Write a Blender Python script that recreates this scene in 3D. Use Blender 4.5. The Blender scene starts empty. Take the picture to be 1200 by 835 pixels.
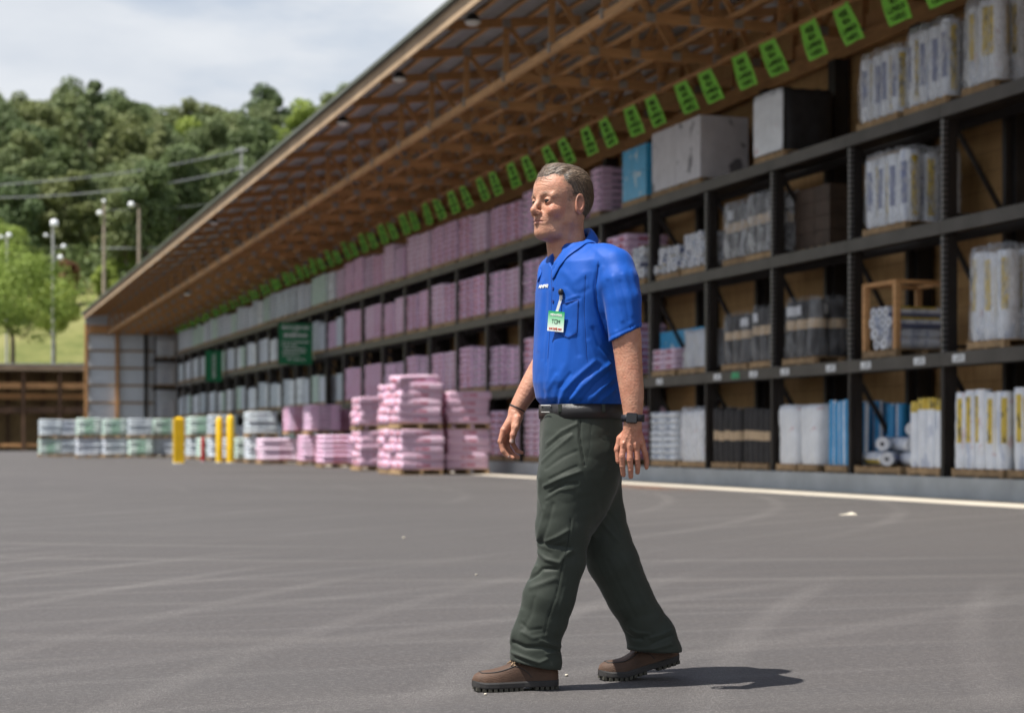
import bpy, math, random
import numpy as np
from mathutils import Vector, Matrix
random.seed(7); RNG = np.random.default_rng(11)
SC = bpy.context.scene
COL = SC.collection
R = math.radians
# ------------------------------------------------------------------ camera, world, sun, exposure
FPX = 2150.0; TH = math.atan2(705.0, FPX); CT, ST = math.cos(TH), math.sin(TH); CAMH = 0.85; MAND = 6.35
cd = bpy.data.cameras.new('camera'); cam = bpy.data.objects.new('camera', cd); COL.objects.link(cam)
cam.location = (0, 0, CAMH); cam.rotation_euler = (R(90), 0, -TH)
cd.sensor_width = 36; cd.lens = 36 * FPX / 1200; cd.shift_y = (516 - 417.5) / 1200
cd.clip_start = 0.1; cd.clip_end = 3000
cd.dof.use_dof = True; cd.dof.focus_distance = 6.22; cd.dof.aperture_fstop = 3.5
SC.camera = cam
SUN_EL = 64.0
sv = Vector((-0.985, -0.17, 0)).normalized() * math.cos(R(SUN_EL)); sv.z = math.sin(R(SUN_EL))
w = bpy.data.worlds.new('World'); SC.world = w; w.use_nodes = True
nt = w.node_tree; nt.nodes.clear()
def wn(t, **k):
    n = nt.nodes.new(t)
    for a, b in k.items(): setattr(n, a, b)
    return n
sky = wn('ShaderNodeTexSky', sky_type='NISHITA', sun_disc=False)
sky.sun_elevation = R(SUN_EL); sky.sun_rotation = math.atan2(sv.x, sv.y)
sky.air_density = 1.0; sky.dust_density = 1.5; sky.ozone_density = 1.0
tc = wn('ShaderNodeTexCoord'); mp = wn('ShaderNodeMapping'); mp.inputs['Scale'].default_value = (1, 1, 3.2)
nz = wn('ShaderNodeTexNoise'); nz.inputs['Scale'].default_value = 3.1; nz.inputs['Detail'].default_value = 7; nz.inputs['Roughness'].default_value = 0.55
cr = wn('ShaderNodeValToRGB'); cr.color_ramp.elements[0].position = 0.22; cr.color_ramp.elements[1].position = 0.44
nz2 = wn('ShaderNodeTexNoise'); nz2.inputs['Scale'].default_value = 6.0; nz2.inputs['Detail'].default_value = 6
cr2 = wn('ShaderNodeValToRGB'); cr2.color_ramp.elements[0].color = (4.9, 5.3, 5.9, 1); cr2.color_ramp.elements[1].color = (6.9, 7.05, 7.25, 1)
cr2.color_ramp.elements[0].position = 0.3; cr2.color_ramp.elements[1].position = 0.7
mx = wn('ShaderNodeMixRGB'); bg = wn('ShaderNodeBackground'); bg.inputs['Strength'].default_value = 0.084
out = wn('ShaderNodeOutputWorld')
L = nt.links.new
L(tc.outputs['Generated'], mp.inputs[0]); L(mp.outputs[0], nz.inputs[0]); L(mp.outputs[0], nz2.inputs[0])
L(nz.outputs[0], cr.inputs[0]); L(nz2.outputs[0], cr2.inputs[0])
sxz = wn('ShaderNodeSeparateXYZ'); L(tc.outputs['Generated'], sxz.inputs[0]); mrz = wn('ShaderNodeMapRange'); L(sxz.outputs[2], mrz.inputs[0]); mrz.inputs[1].default_value = .30; mrz.inputs[2].default_value = .62; mrz.inputs[3].default_value = 1; mrz.inputs[4].default_value = .15
mml = wn('ShaderNodeMath', operation='MULTIPLY'); L(cr.outputs[0], mml.inputs[0]); L(mrz.outputs[0], mml.inputs[1])
L(mml.outputs[0], mx.inputs[0]); L(sky.outputs[0], mx.inputs[1]); L(cr2.outputs[0], mx.inputs[2])
L(mx.outputs[0], bg.inputs[0]); L(bg.outputs[0], out.inputs[0])
sl = bpy.data.lights.new('sun', 'SUN'); so = bpy.data.objects.new('sun', sl); COL.objects.link(so)
sl.energy = 5.0; sl.angle = R(0.55); sl.color = (1.0, 0.955, 0.89)
so.rotation_euler = (-sv).to_track_quat('-Z', 'Y').to_euler()
vs = SC.view_settings; vs.view_transform = 'Standard'; vs.look = 'None'; vs.gamma = 1.0; vs.exposure = 0.66; vs.use_curve_mapping = False
SC.display_settings.display_device = 'sRGB'
SC.render.engine = 'CYCLES'; SC.cycles.max_bounces = 7; SC.cycles.diffuse_bounces = 5; SC.cycles.glossy_bounces = 3
SC.cycles.transmission_bounces = 3; SC.cycles.transparent_max_bounces = 6; SC.cycles.sample_clamp_indirect = 6
SC.cycles.use_denoising = True; SC.cycles.caustics_reflective = False; SC.cycles.caustics_refractive = False
SC.cycles.use_adaptive_sampling = True; SC.cycles.adaptive_threshold = 0.02

# ------------------------------------------------------------------ photo geometry helpers (pixels of the 1200 px photo)
def ratios(px):
    a = (px - 600) / FPX
    return a * CT + ST, CT - a * ST
def c2w(xc, d, z=0.0):            # camera right / depth -> world
    return (xc * CT + d * ST, d * CT - xc * ST, z)
def Yof(px, X):
    xr, yr = ratios(px); return X * yr / xr
def gnd(px, py):                  # ground point under a pixel
    d = CAMH * FPX / (py - 516.0)
    return c2w((px - 600) / FPX * d, d)
def at(px, d, z=0.0): return c2w((px - 600) / FPX * d, d, z)

# ------------------------------------------------------------------ object helpers
def tag(o, label=None, cat=None, group=None, kind=None):
    if label: o['label'] = label
    if cat: o['category'] = cat
    if group: o['group'] = group
    if kind: o['kind'] = kind
    return o
def empty(name, loc=(0, 0, 0), rz=0.0, parent=None):
    o = bpy.data.objects.new(name, None); COL.objects.link(o); o.location = loc; o.rotation_euler = (0, 0, rz)
    o.empty_display_size = 0.2
    if parent: o.parent = parent
    return o
def copy_tree(o, parent=None):
    c = o.copy(); COL.objects.link(c); c.parent = parent
    for ch in list(o.children): copy_tree(ch, c)
    return c
class MB:
    def __init__(s): s.v = []; s.f = []; s.m = []; s.n = 0; s.sm = []
    def add(s, V, F, mi=0, smooth=False):
        s.v.extend([tuple(p) for p in V]); s.f.extend([tuple(i + s.n for i in f) for f in F])
        s.m.extend([mi] * len(F)); s.sm.extend([smooth] * len(F)); s.n += len(V); return s
    def box(s, x0, x1, y0, y1, z0, z1, mi=0, M=None):
        V = [(x, y, z) for z in (z0, z1) for y in (y0, y1) for x in (x0, x1)]
        if M is not None: V = [tuple(M @ Vector(p)) for p in V]
        return s.add(V, [(0, 2, 3, 1), (4, 5, 7, 6), (0, 1, 5, 4), (2, 6, 7, 3), (0, 4, 6, 2), (1, 3, 7, 5)], mi)
    def bar(s, p, q, w, h, mi=0, up=(0, 0, 1)):      # a timber / steel bar between two points
        p = Vector(p); q = Vector(q); d = (q - p).normalized(); u = Vector(up)
        if abs(d.dot(u)) > 0.98: u = Vector((0, 1, 0))
        a = d.cross(u).normalized(); b = a.cross(d).normalized()
        V = []
        for c in (p, q):
            for (i, j) in ((-1, -1), (1, -1), (1, 1), (-1, 1)): V.append(tuple(c + a * (i * w / 2) + b * (j * h / 2)))
        return s.add(V, [(0, 3, 2, 1), (4, 5, 6, 7), (0, 1, 5, 4), (1, 2, 6, 5), (2, 3, 7, 6), (3, 0, 4, 7)], mi)
    def tube(s, pts, rad, n=10, mi=0, caps=True, smooth=True):
        pts = [Vector(p) for p in pts]; m = len(pts)
        rad = rad if isinstance(rad, (list, tuple)) else [rad] * m
        V = []; F = []; pu = None
        for i, p in enumerate(pts):
            d = (pts[min(i + 1, m - 1)] - pts[max(i - 1, 0)]).normalized()
            if pu is None: pu = Vector((0, 0, 1)) if abs(d.z) < 0.9 else Vector((1, 0, 0))
            a = d.cross(pu).normalized(); b = a.cross(d).normalized(); pu = b
            for k in range(n):
                t = 2 * math.pi * k / n; V.append(tuple(p + a * (math.cos(t) * rad[i]) + b * (math.sin(t) * rad[i])))
        for i in range(m - 1):
            for k in range(n):
                k2 = (k + 1) % n; F.append((i * n + k, i * n + k2, (i + 1) * n + k2, (i + 1) * n + k))
        s.add(V, F, mi, smooth)
        if caps:
            s.add([V[k] for k in range(n)], [tuple(range(n))[::-1]], mi)
            s.add([V[(m - 1) * n + k] for k in range(n)], [tuple(range(n))], mi)
        return s
    def build(s, name, mats, parent=None, loc=None, rz=0.0):
        me = bpy.data.meshes.new(name); me.from_pydata(s.v, [], s.f)
        for m in (mats if isinstance(mats, (list, tuple)) else [mats]): me.materials.append(m)
        me.polygons.foreach_set('material_index', s.m); me.polygons.foreach_set('use_smooth', s.sm); me.update()
        o = bpy.data.objects.new(name, me); COL.objects.link(o)
        if parent: o.parent = parent
        if loc is not None: o.location = loc
        if rz: o.rotation_euler = (0, 0, rz)
        return o
def npmesh(name, V, F, mats, parent=None, smooth=True, mi=None, attrs=None):
    me = bpy.data.meshes.new(name); V = np.asarray(V, np.float32); F = np.asarray(F, np.int32); k = F.shape[1]
    me.vertices.add(len(V)); me.vertices.foreach_set('co', V.ravel())
    me.loops.add(F.size); me.loops.foreach_set('vertex_index', F.ravel())
    me.polygons.add(len(F)); me.polygons.foreach_set('loop_start', np.arange(0, F.size, k, dtype=np.int32))
    me.polygons.foreach_set('use_smooth', np.full(len(F), smooth))
    if mi is not None: me.polygons.foreach_set('material_index', np.asarray(mi, np.int32))
    for m in (mats if isinstance(mats, (list, tuple)) else [mats]): me.materials.append(m)
    me.update(calc_edges=True); me.validate()
    if attrs:
        for n, arr in attrs.items():
            a = me.attributes.new(n, 'FLOAT', 'POINT'); a.data.foreach_set('value', np.asarray(arr, np.float32))
    o = bpy.data.objects.new(name, me); COL.objects.link(o)
    if parent: o.parent = parent
    return o

# ------------------------------------------------------------------ materials
class MT:
    def __init__(s, name):
        s.m = bpy.data.materials.new(name); s.m.use_nodes = True; s.t = s.m.node_tree
        s.b = s.t.nodes['Principled BSDF']; s.out = s.t.nodes['Material Output']
    def n(s, t, ins=None, **k):
        nd = s.t.nodes.new(t)
        for a, b in k.items(): setattr(nd, a, b)
        for a, b in (ins or {}).items():
            if hasattr(b, 'is_output'): s.t.links.new(b, nd.inputs[a])
            else: nd.inputs[a].default_value = b
        return nd
    def l(s, a, b): s.t.links.new(a, b)
    def coord(s, kind='Object', scale=(1, 1, 1)):
        c = s.n('ShaderNodeTexCoord'); return s.n('ShaderNodeMapping', {0: c.outputs[kind], 'Scale': scale}).outputs[0]
    def noise(s, scale, vec=None, detail=4, rough=0.55, dist=0.0):
        return s.n('ShaderNodeTexNoise', {'Vector': vec or s.coord(), 'Scale': scale, 'Detail': detail, 'Roughness': rough, 'Distortion': dist}).outputs[0]
    def ramp(s, fac, stops):
        r = s.n('ShaderNodeValToRGB', {0: fac}); e = r.color_ramp.elements
        e[0].position = stops[0][0]; e[0].color = (*stops[0][1], 1); e[1].position = stops[-1][0]; e[1].color = (*stops[-1][1], 1)
        for p, c in stops[1:-1]: x = e.new(p); x.color = (*c, 1)
        return r.outputs[0]
    def step(s, fac, a, b): return s.ramp(fac, [(a, (0, 0, 0)), (b, (1, 1, 1))])
    def mix(s, fac, a, b, mode='MIX'):
        a = (*a, 1) if isinstance(a, tuple) and len(a) == 3 else a; b = (*b, 1) if isinstance(b, tuple) and len(b) == 3 else b
        return s.n('ShaderNodeMixRGB', {0: fac, 1: a, 2: b}, blend_type=mode).outputs[0]
    def math(s, op, a, b=0.0, c=0.0): return s.n('ShaderNodeMath', {0: a, 1: b, 2: c}, operation=op).outputs[0]
    def bump(s, h, strength=0.3, dist=0.01):
        s.l(s.n('ShaderNodeBump', {'Strength': strength, 'Distance': dist, 'Height': h}).outputs[0], s.b.inputs['Normal'])
    def col(s, c): 
        if isinstance(c, tuple): s.b.inputs['Base Color'].default_value = (*c, 1)
        else: s.l(c, s.b.inputs['Base Color'])
    def set(s, rough=0.6, metal=0.0, spec=0.5, **k):
        s.b.inputs['Roughness'].default_value = rough; s.b.inputs['Metallic'].default_value = metal
        s.b.inputs['Specular IOR Level'].default_value = spec
        for a, b in k.items(): s.b.inputs[a].default_value = b
        return s.m
def varied(name, c, amt=0.25, scale=3.0, rough=0.6, metal=0.0, bump=0.0, bscale=40, spec=0.4, rnd=0.0, stretch=(1, 1, 1), **k):
    t = MT(name); nz = t.noise(scale, t.coord(scale=stretch), 5)
    lo = tuple(x * (1 - amt) for x in c); hi = tuple(min(1, x * (1 + amt)) for x in c)
    cc = t.ramp(nz, [(0.3, lo), (0.7, hi)])
    if rnd:
        oi = t.n('ShaderNodeObjectInfo').outputs['Random']
        cc = t.mix(1.0, cc, t.ramp(oi, [(0, (1 - rnd,) * 3), (1, (1 + rnd * 0.0,) * 3)]), 'MULTIPLY')
    t.col(cc)
    if bump: t.bump(t.noise(bscale, t.coord(scale=stretch), 4), bump, 0.01)
    return t.set(rough, metal, spec, **k)
def wood(name, c, stretch, amt=0.3, scale=3.0, rough=0.75):
    t = MT(name); co = t.coord(scale=stretch)
    a = t.noise(scale, co, 6, 0.6, 0.4); b = t.noise(0.7, t.coord(), 3)
    cc = t.ramp(a, [(0.3, tuple(x * (1 - amt) for x in c)), (0.7, tuple(x * (1 + amt * .6) for x in c))])
    cc = t.mix(t.step(b, 0.35, 0.65), cc, t.mix(0.35, cc, (0.12, 0.07, 0.035)))
    t.col(cc); t.bump(a, 0.25, 0.004)
    return t.set(rough, 0, 0.3)
M_TIMX = wood('timber_x', (0.60, 0.32, 0.135), (1, 12, 12))
M_TIMY = wood('timber_y', (0.62, 0.345, 0.155), (12, 1, 12))
M_FASC = wood('fascia_timber', (0.46, 0.33, 0.21), (10, 0.6, 10), 0.18)
M_PANEL = MT('wall_boards')
def _panel():
    t = M_PANEL; co = t.coord(); w_ = t.n('ShaderNodeTexBrick', {'Vector': t.n('ShaderNodeMapping', {0: t.n('ShaderNodeTexCoord').outputs['Object'], 'Rotation': (R(90), R(90), 0)}).outputs[0], 'Scale': 1.0, 'Color1': (0.55, 0.34, 0.15, 1), 'Color2': (0.45, 0.27, 0.115, 1), 'Mortar': (0.06, 0.03, 0.015, 1), 'Mortar Size': 0.006, 'Brick Width': 9.0, 'Row Height': 0.3}, offset=0.5)
    g = t.noise(3, t.coord(scale=(1, 8, 0.8)), 6)
    t.col(t.mix(0.5, w_.outputs[0], t.ramp(g, [(0.3, (0.30, 0.17, 0.07)), (0.7, (0.62, 0.40, 0.19))]))); t.bump(g, 0.2, 0.004); t.set(0.8, 0, 0.2)
_panel(); M_PANEL = M_PANEL.m
M_STEEL = varied('rack_steel', (0.026, 0.021, 0.019), 0.3, 2.5, 0.55, 0.2)
M_BEAM = varied('beam_steel', (0.075, 0.067, 0.062), 0.25, 2.0, 0.5, 0.3)
M_GALV = varied('galvanised', (0.42, 0.43, 0.44), 0.2, 8, 0.45, 0.6)
M_PALLET = varied('pallet_wood', (0.42, 0.28, 0.15), 0.3, 6, 0.85, rnd=0.35)
M_CONC = varied('kerb_concrete', (0.36, 0.385, 0.40), 0.14, 1.7, 0.9, bump=0.3, bscale=60)
# ------------------------------------------------------------------ ground, strip, kerb
def asphalt():
    t = MT('asphalt'); co = t.coord(); c = t.ramp(t.noise(0.16, co, 6, 0.6, 0.5), [(0.3, (0.078, 0.075, 0.076)), (0.7, (0.128, 0.121, 0.121))])
    # long faint sweeping tyre marks: stretched noise in a rotated frame, and rings
    m1 = t.n('ShaderNodeMapping', {0: t.n('ShaderNodeTexCoord').outputs['Object'], 'Rotation': (0, 0, R(-14)), 'Scale': (0.12, 2.2, 1)}).outputs[0]
    s1 = t.noise(1.0, m1, 6, 0.65, 0.6)
    c = t.mix(t.math('MULTIPLY', t.step(s1, 0.50, 0.68), 0.38), c, (0.225, 0.21, 0.2))
    c = t.mix(t.math('MULTIPLY', t.step(s1, 0.50, 0.36), 0.55), c, (0.095, 0.088, 0.087))
    wv = t.n('ShaderNodeTexWave', {'Vector': t.n('ShaderNodeMapping', {0: t.n('ShaderNodeTexCoord').outputs['Object'], 'Location': (-9, -30, 0), 'Scale': (1, 0.8, 1)}).outputs[0], 'Scale': 0.22, 'Distortion': 1.5, 'Detail': 3.0, 'Detail Scale': 0.6}, wave_type='RINGS', rings_direction='Z').outputs['Fac']
    pt = t.step(t.noise(0.10, co, 2), 0.47, 0.62)
    c = t.mix(t.math('MULTIPLY', t.math('MULTIPLY', t.step(wv, 0.90, 1.0), pt), 0.5), c, (0.26, 0.245, 0.23))
    for (cx_, cy_, sc_, lo_, st_) in ((26, -6, 0.33, .90, .42), (-14, 34, 0.21, .93, .40), (4, -22, 0.42, .93, .30)):
        wv2 = t.n('ShaderNodeTexWave', {'Vector': t.n('ShaderNodeMapping', {0: t.n('ShaderNodeTexCoord').outputs['Object'], 'Location': (-cx_, -cy_, 0)}).outputs[0], 'Scale': sc_, 'Distortion': .9, 'Detail': 4.0, 'Detail Scale': .35}, wave_type='RINGS', rings_direction='Z').outputs['Fac']
        c = t.mix(t.math('MULTIPLY', t.math('MULTIPLY', t.step(wv2, lo_, 1.0), t.step(t.noise(.13, t.coord(), 4), .42, .60)), st_), c, (0.27, 0.255, 0.245))
    sp = t.noise(150, co, 3, 0.7)
    c = t.mix(t.math('MULTIPLY', t.step(sp, 0.56, 0.74), 0.7), c, (0.32, 0.30, 0.285))
    c = t.mix(t.math('MULTIPLY', t.step(sp, 0.44, 0.28), 0.8), c, (0.05, 0.046, 0.045))
    sp2 = t.noise(38, co, 3, 0.7)
    c = t.mix(t.math('MULTIPLY', t.step(sp2, 0.50, 0.70), 0.25), c, (0.23, 0.215, 0.205))
    t.col(c); t.bump(t.math('ADD', sp, t.math('MULTIPLY', sp2, 0.6)), 0.65, 0.006)
    return t.set(0.82, 0, 0.35)
M_ASPH = asphalt()
g = MB(); g.add([(-900, -200, 0), (900, -200, 0), (900, 1400, 0), (-900, 1400, 0)], [(0, 1, 2, 3)])
tag(g.build('ground', M_ASPH), kind='structure')
XK, XF = 14.5, 14.62                      # kerb face, rack face
KH = 0.31
st = MB(); st.box(13.28, XK - 0.004, -4, 112, -0.2, 0.006)
M_STRIP = varied('pale_strip', (0.46, 0.42, 0.35), 0.12, 1.3, 0.85, bump=0.15)
tag(st.build('gutter_strip', M_STRIP), kind='structure')
kb = MB(); kb.box(XK, 16.9, -4, 112, -0.2, KH)
tag(kb.build('kerb', M_CONC), kind='structure')
t = MT('clay_stain'); nzv = t.noise(3, None, 6)
t.col((0.26, 0.13, 0.075)); al = t.step(nzv, 0.40, 0.65)
gx = t.n('ShaderNodeTexGradient', {'Vector': t.n('ShaderNodeMapping', {0: t.n('ShaderNodeTexCoord').outputs['Object'], 'Scale': (1.1, 0.25, 1)}).outputs[0]}, gradient_type='SPHERICAL').outputs['Fac']
t.l(t.math('MULTIPLY', t.math('MULTIPLY', al, t.step(gx, 0.0, 0.6)), 0.8), t.b.inputs['Alpha'])
sx_, sy_, _ = gnd(778, 569)
s_ = MB(); s_.add([(-1, -4.0, 0.004), (0.6, -4.0, 0.004), (0.6, 4, 0.004), (-1, 4, 0.004)], [(0, 1, 2, 3)])
tag(s_.build('road_stain', t.set(0.9), loc=(12.6, sy_, 0)), kind='structure')

# ------------------------------------------------------------------ the open storage shed
def H(Y): return 8.85 - 0.00935 * (Y - 31.7)
XE, YEND, SLP = 9.81, 112.0, 0.11
XW = 16.15                                # boarded rear wall
YS = -3.0
shed = empty('storage_shed', (12, 50, 0)); tag(shed, 'long open timber roofed storage shed running back behind the walking man', 'shed')
def sb(mb, name, mats, par=None):        # build in world coordinates, parented to the shed
    o = mb.build(name, mats); o.parent = par or shed; o.matrix_parent_inverse = Matrix.Translation(Vector((12, 50, 0))).inverted(); return o
M_ROOF = varied('roof_sheet', (0.40, 0.42, 0.44), 0.15, 2, 0.45, 0.55)
rf = MB(); n = 54; X1r = 21.0
for s_i in range(int((X1r - XE) / 0.01) if False else 1): pass
V = []; F = []
ys = np.linspace(YS, YEND + 0.4, 2)
xs_prof = [XE - 0.06, X1r]
# ribbed metal sheet: ribs run down the slope, spaced along Y
yk = np.arange(YS, YEND + 0.4, 0.30)
for y in yk:
    for (dy, dz) in ((0, 0), (0.2, 0), (0.225, 0.03), (0.275, 0.03)):
        for X in xs_prof: V.append((X, y + dy, H(y + dy) + 0.27 + SLP * (X - XE) + dz))
m = len(V) // 2
for i in range(m - 1): F.append((2 * i, 2 * i + 1, 2 * i + 3, 2 * i + 2))
V2 = [(x, y, z + 0.012) for (x, y, z) in V]
rf.add(V, F); rf.add(V2, [f[::-1] for f in F])
sb(rf, 'roof_sheet', M_ROOF)
def lbar(name, X, dz, w_, h_, mat, y0=YS, y1=YEND, par=None):   # timber running the length, following the fall of the eave
    mb = MB(); mb.bar((X, y0, H(y0) + dz), (X, y1, H(y1) + dz), w_, h_); return sb(mb, name, mat, par)
fas = lbar('fascia_board', XE, 0.14 + 0.02, 0.045, 0.40, M_FASC)
gu = lbar('gutter', XE - 0.085, 0.33, 0.08, 0.09, varied('gutter_paint', (0.085, 0.095, 0.075), 0.15, 2, 0.5))
lbar('eave_nailer', XE + 0.10, 0.16, 0.05, 0.16, M_TIMY)
for X in np.arange(10.45, 20.5, 0.62): lbar('purlin', X, 0.27 - 0.045 + SLP * (X - XE), 0.09, 0.05, M_TIMY)
lbar('chord_beam', 11.20, -0.80 - 0.04, 0.08, 0.17, M_TIMY)
lbar('lateral_brace', 13.55, -0.80 + 0.13, 0.09, 0.045, M_TIMY)
lbar('lateral_brace', 12.35, -0.80 + 0.13, 0.09, 0.045, M_TIMY)
ZFL = lambda Y: 8.01 - 0.0035 * (Y - 24)
mb = MB(); mb.bar((14.5, YS, ZFL(YS)), (14.5, YEND - .2, ZFL(YEND)), 0.04, 0.07); sb(mb, 'flag_batten', M_TIMY)
lbar('wall_plate', XW - 0.18, -0.98, 0.09, 0.30, M_TIMY)
lbar('wall_plate', XW + 0.02, -0.60, 0.05, 0.30, M_TIMY)
M_PLATE = varied('truss_plate', (0.36, 0.33, 0.30), 0.2, 8, 0.55, 0.3)
def truss_mb():
    t = MB(); hB = -0.80; tw = 0.042; rt = lambda X: 0.16 + SLP * (X - XE) - 0.03
    t.bar((XE + 0.06, 0, rt(XE + 0.06)), (19.5, 0, rt(19.5)), tw, 0.18, 0)       # top chord, carried out to the eave
    t.bar((11.15, 0, hB), (19.5, 0, hB), tw, 0.18, 0)
    ps = [11.2, 12.85, 14.5, 16.15, 17.8]
    for i, X in enumerate(ps):
        t.bar((X, 0, hB), (X, 0, rt(X)), tw, 0.12, 0, up=(1, 0, 0))
        t.box(X - 0.09, X + 0.09, -0.026, 0.026, hB - 0.08, hB + 0.10, 1)
        t.box(X - 0.09, X + 0.09, -0.026, 0.026, rt(X) - 0.10, rt(X) + 0.08, 1)
        if i < len(ps) - 1:
            a, b = (X, ps[i + 1]) if i % 2 == 0 else (ps[i + 1], X)
            mid = (a + b) / 2
            t.bar((X + 0.05, 0, rt(X) - 0.05), (mid, 0, hB + 0.05), tw, 0.10, 0)
            t.bar((mid, 0, hB + 0.05), (ps[i + 1] - 0.05, 0, rt(ps[i + 1]) - 0.05), tw, 0.10, 0)
            t.box(mid - 0.09, mid + 0.09, -0.0255, 0.0255, hB - 0.075, hB + 0.08, 1)
    t.bar((XE + 0.15, 0, rt(XE) - 0.02), (11.2, 0, hB + 0.05), tw, 0.10, 0) if False else None
    return t
tr0 = None
for k in range(-11, 30):
    Y = 31.8 + 2.72 * k
    if Y > YEND - 0.5: break
    if tr0 is None: tr = tr0 = truss_mb().build('roof_truss', [M_TIMX, M_PLATE])
    else: tr = tr0.copy(); COL.objects.link(tr)
    tr.parent = shed; tr.location = (-12, Y - 50, H(Y))
# rear wall and its columns
wl = MB(); wl.add([(XW + 0.05, YS, KH), (XW + 0.05, YEND, KH), (XW + 0.05, YEND, H(YEND) + 0.3), (XW + 0.05, YS, H(YS) + 0.3)], [(3, 2, 1, 0)])
wl.add([(XW + 0.10, YS, KH), (XW + 0.10, YEND, KH), (XW + 0.10, YEND, H(YEND) + 0.3), (XW + 0.10, YS, H(YS) + 0.3)], [(0, 1, 2, 3)])
sb(wl, 'rear_wall', M_PANEL)
BAY = (Yof(760, XF) - Yof(1103, XF)) / 4; YU0 = Yof(1103, XF) - BAY
ups = [YU0 + BAY * k for k in range(0, 40) if YU0 + BAY * k < Yof(203, XF) + 0.5]
M_COLM = varied('column_paint', (0.022, 0.019, 0.018), 0.3, 3, 0.6)
for Y in ups:
    mb = MB(); mb.box(XW - 0.32, XW - 0.03, Y - 0.13, Y + 0.13, KH, H(Y) - 1.14); sb(mb, 'column', M_COLM)
# end wall
t = MT('end_wall_sheet'); wv = t.n('ShaderNodeTexWave', {'Vector': t.coord(), 'Scale': 2.2}, bands_direction='X').outputs['Fac']
t.col(t.mix(wv, (0.62, 0.68, 0.74), (0.74, 0.79, 0.84))); t.bump(wv, 0.6, 0.02); M_EW = t.set(0.5, 0.15)
ew = MB(); zt_ = lambda X: H(YEND) + 0.262 + SLP * (X - XE); ew.add([(x, y, z) for y in (YEND, YEND + .05) for (x, z) in ((XE + .1, 0), (XW + 4, 0), (XW + 4, zt_(XW + 4)), (XE + .1, zt_(XE + .1)))], [(0, 1, 2, 3), (7, 6, 5, 4), (0, 3, 7, 4), (1, 5, 6, 2), (3, 2, 6, 7)]); ewo = sb(ew, 'end_wall', M_EW)
for i, z in enumerate(np.linspace(1.0, 7.2, 7)):
    mb = MB(); mb.box(XE + 0.1, 15.0, YEND - 0.09, YEND - 0.003, z, z + 0.12); sb(mb, 'girt', M_FASC, None)
for X in (XE + 0.14, 11.77, 13.45):
    mb = MB(); mb.box(X - 0.09, X + 0.09, YEND - 0.30, YEND - 0.094, 0, H(YEND) - 0.3); sb(mb, 'end_post', M_COLM if X > 13 else M_TIMX)
mb = MB(); mb.box(XE + 0.3, 15.0, YEND - 0.6, YEND - 0.42, H(YEND) - 0.85, H(YEND) - 0.4); sb(mb, 'end_beam', M_TIMX)

# ------------------------------------------------------------------ storage rack
def Zat(px, py, X):
    xr, yr = ratios(px); return CAMH + (516 - py) * (X / xr) / FPX
ZL = [KH, Zat(1200, 405, XF), Zat(1200, 238, XF), Zat(1200, 91, XF)]
print('levels', [round(z, 2) for z in ZL], 'bay', round(BAY, 2), 'n', len(ups))
rack = empty('storage_rack', (XF, 50, KH)); tag(rack, 'dark steel pallet rack of four levels along the boarded shed wall', 'rack')
def rb(mb, name, mats, par=None):
    o = mb.build(name, mats); o.parent = par or rack; o.matrix_parent_inverse = Matrix.Translation(Vector((XF, 50, KH))).inverted(); return o
t = MT('perforated_post'); vz = t.n('ShaderNodeSeparateXYZ', {0: t.n('ShaderNodeTexCoord').outputs['Object']}).outputs['Z']
fr = t.math('FRACT', t.math('MULTIPLY', vz, 12.0)); t.col(t.mix(t.step(fr, 0.55, 0.6), (0.16, 0.15, 0.15), (0.02, 0.02, 0.02))); M_PERF = t.set(0.45, 0.5)
DX = 1.14
YB1 = ups[-1]
for Y in ups:
    a = MB(); a.box(XF + 0.10, XF + 0.24, Y - 0.06, Y + 0.06, KH, ZL[3] - 0.20, 0)
    a.box(XF + 0.015, XF + 0.085, Y - 0.04, Y + 0.04, ZL[1] - 0.2, ZL[3] - 0.02, 1); a.box(XF + 0.015, XF + 0.085, Y - 0.04, Y + 0.04, KH, ZL[1] - 0.204, 0); rb(a, 'front_post', [M_STEEL, M_PERF])
    a = MB(); a.box(XF + DX - 0.06, XF + DX + 0.05, Y - 0.05, Y + 0.05, KH, ZL[3] - 0.02); rb(a, 'rear_post', M_STEEL)
    a = MB()
    for z0, z1 in ((ZL[0] + .1, ZL[1] - .3), (ZL[1] + .1, ZL[2] - .3), (ZL[2] + .1, ZL[3] - .25)):
        a.bar((XF + 0.2, Y, z1), (XF + DX - 0.04, Y, z0), 0.05, 0.07)
        a.bar((XF + 0.2, Y, z0), (XF + DX - 0.04, Y, z0), 0.05, 0.05)
    rb(a, 'brace', M_STEEL)
for li in (1, 2, 3):
    z = ZL[li]
    for i in range(len(ups) - 1):
        a = MB(); y0, y1 = ups[i] + 0.004, ups[i + 1] - 0.004
        a.box(XF - 0.035, XF + 0.012, y0, y1, z - 0.20, z, 0)
        if li == 1 and False: pass
        rb(a, 'shelf_beam', M_BEAM)
    a = MB(); a.box(XF + DX - 0.11, XF + DX - 0.065, ups[0], YB1, z - 0.15, z); rb(a, 'rear_beam', M_STEEL)
    a = MB()
    for k in range(5):
        xx = XF + 0.14 + k * 0.2; 
        a.box(xx, xx + 0.15, ups[0], YB1, z - 0.05, z - 0.004) if xx + 0.15 < XF + DX - 0.11 else None
    rb(a, 'shelf_deck', M_STEEL)
M_PAPER = varied('label_paper', (0.75, 0.78, 0.8), 0.05, 9, 0.6); M_GREENP = varied('green_label', (0.05, 0.42, 0.18), 0.05, 9, 0.6)
M_INK = varied('black_ink', (0.015, 0.015, 0.018), 0.1, 9, 0.5)
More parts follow.
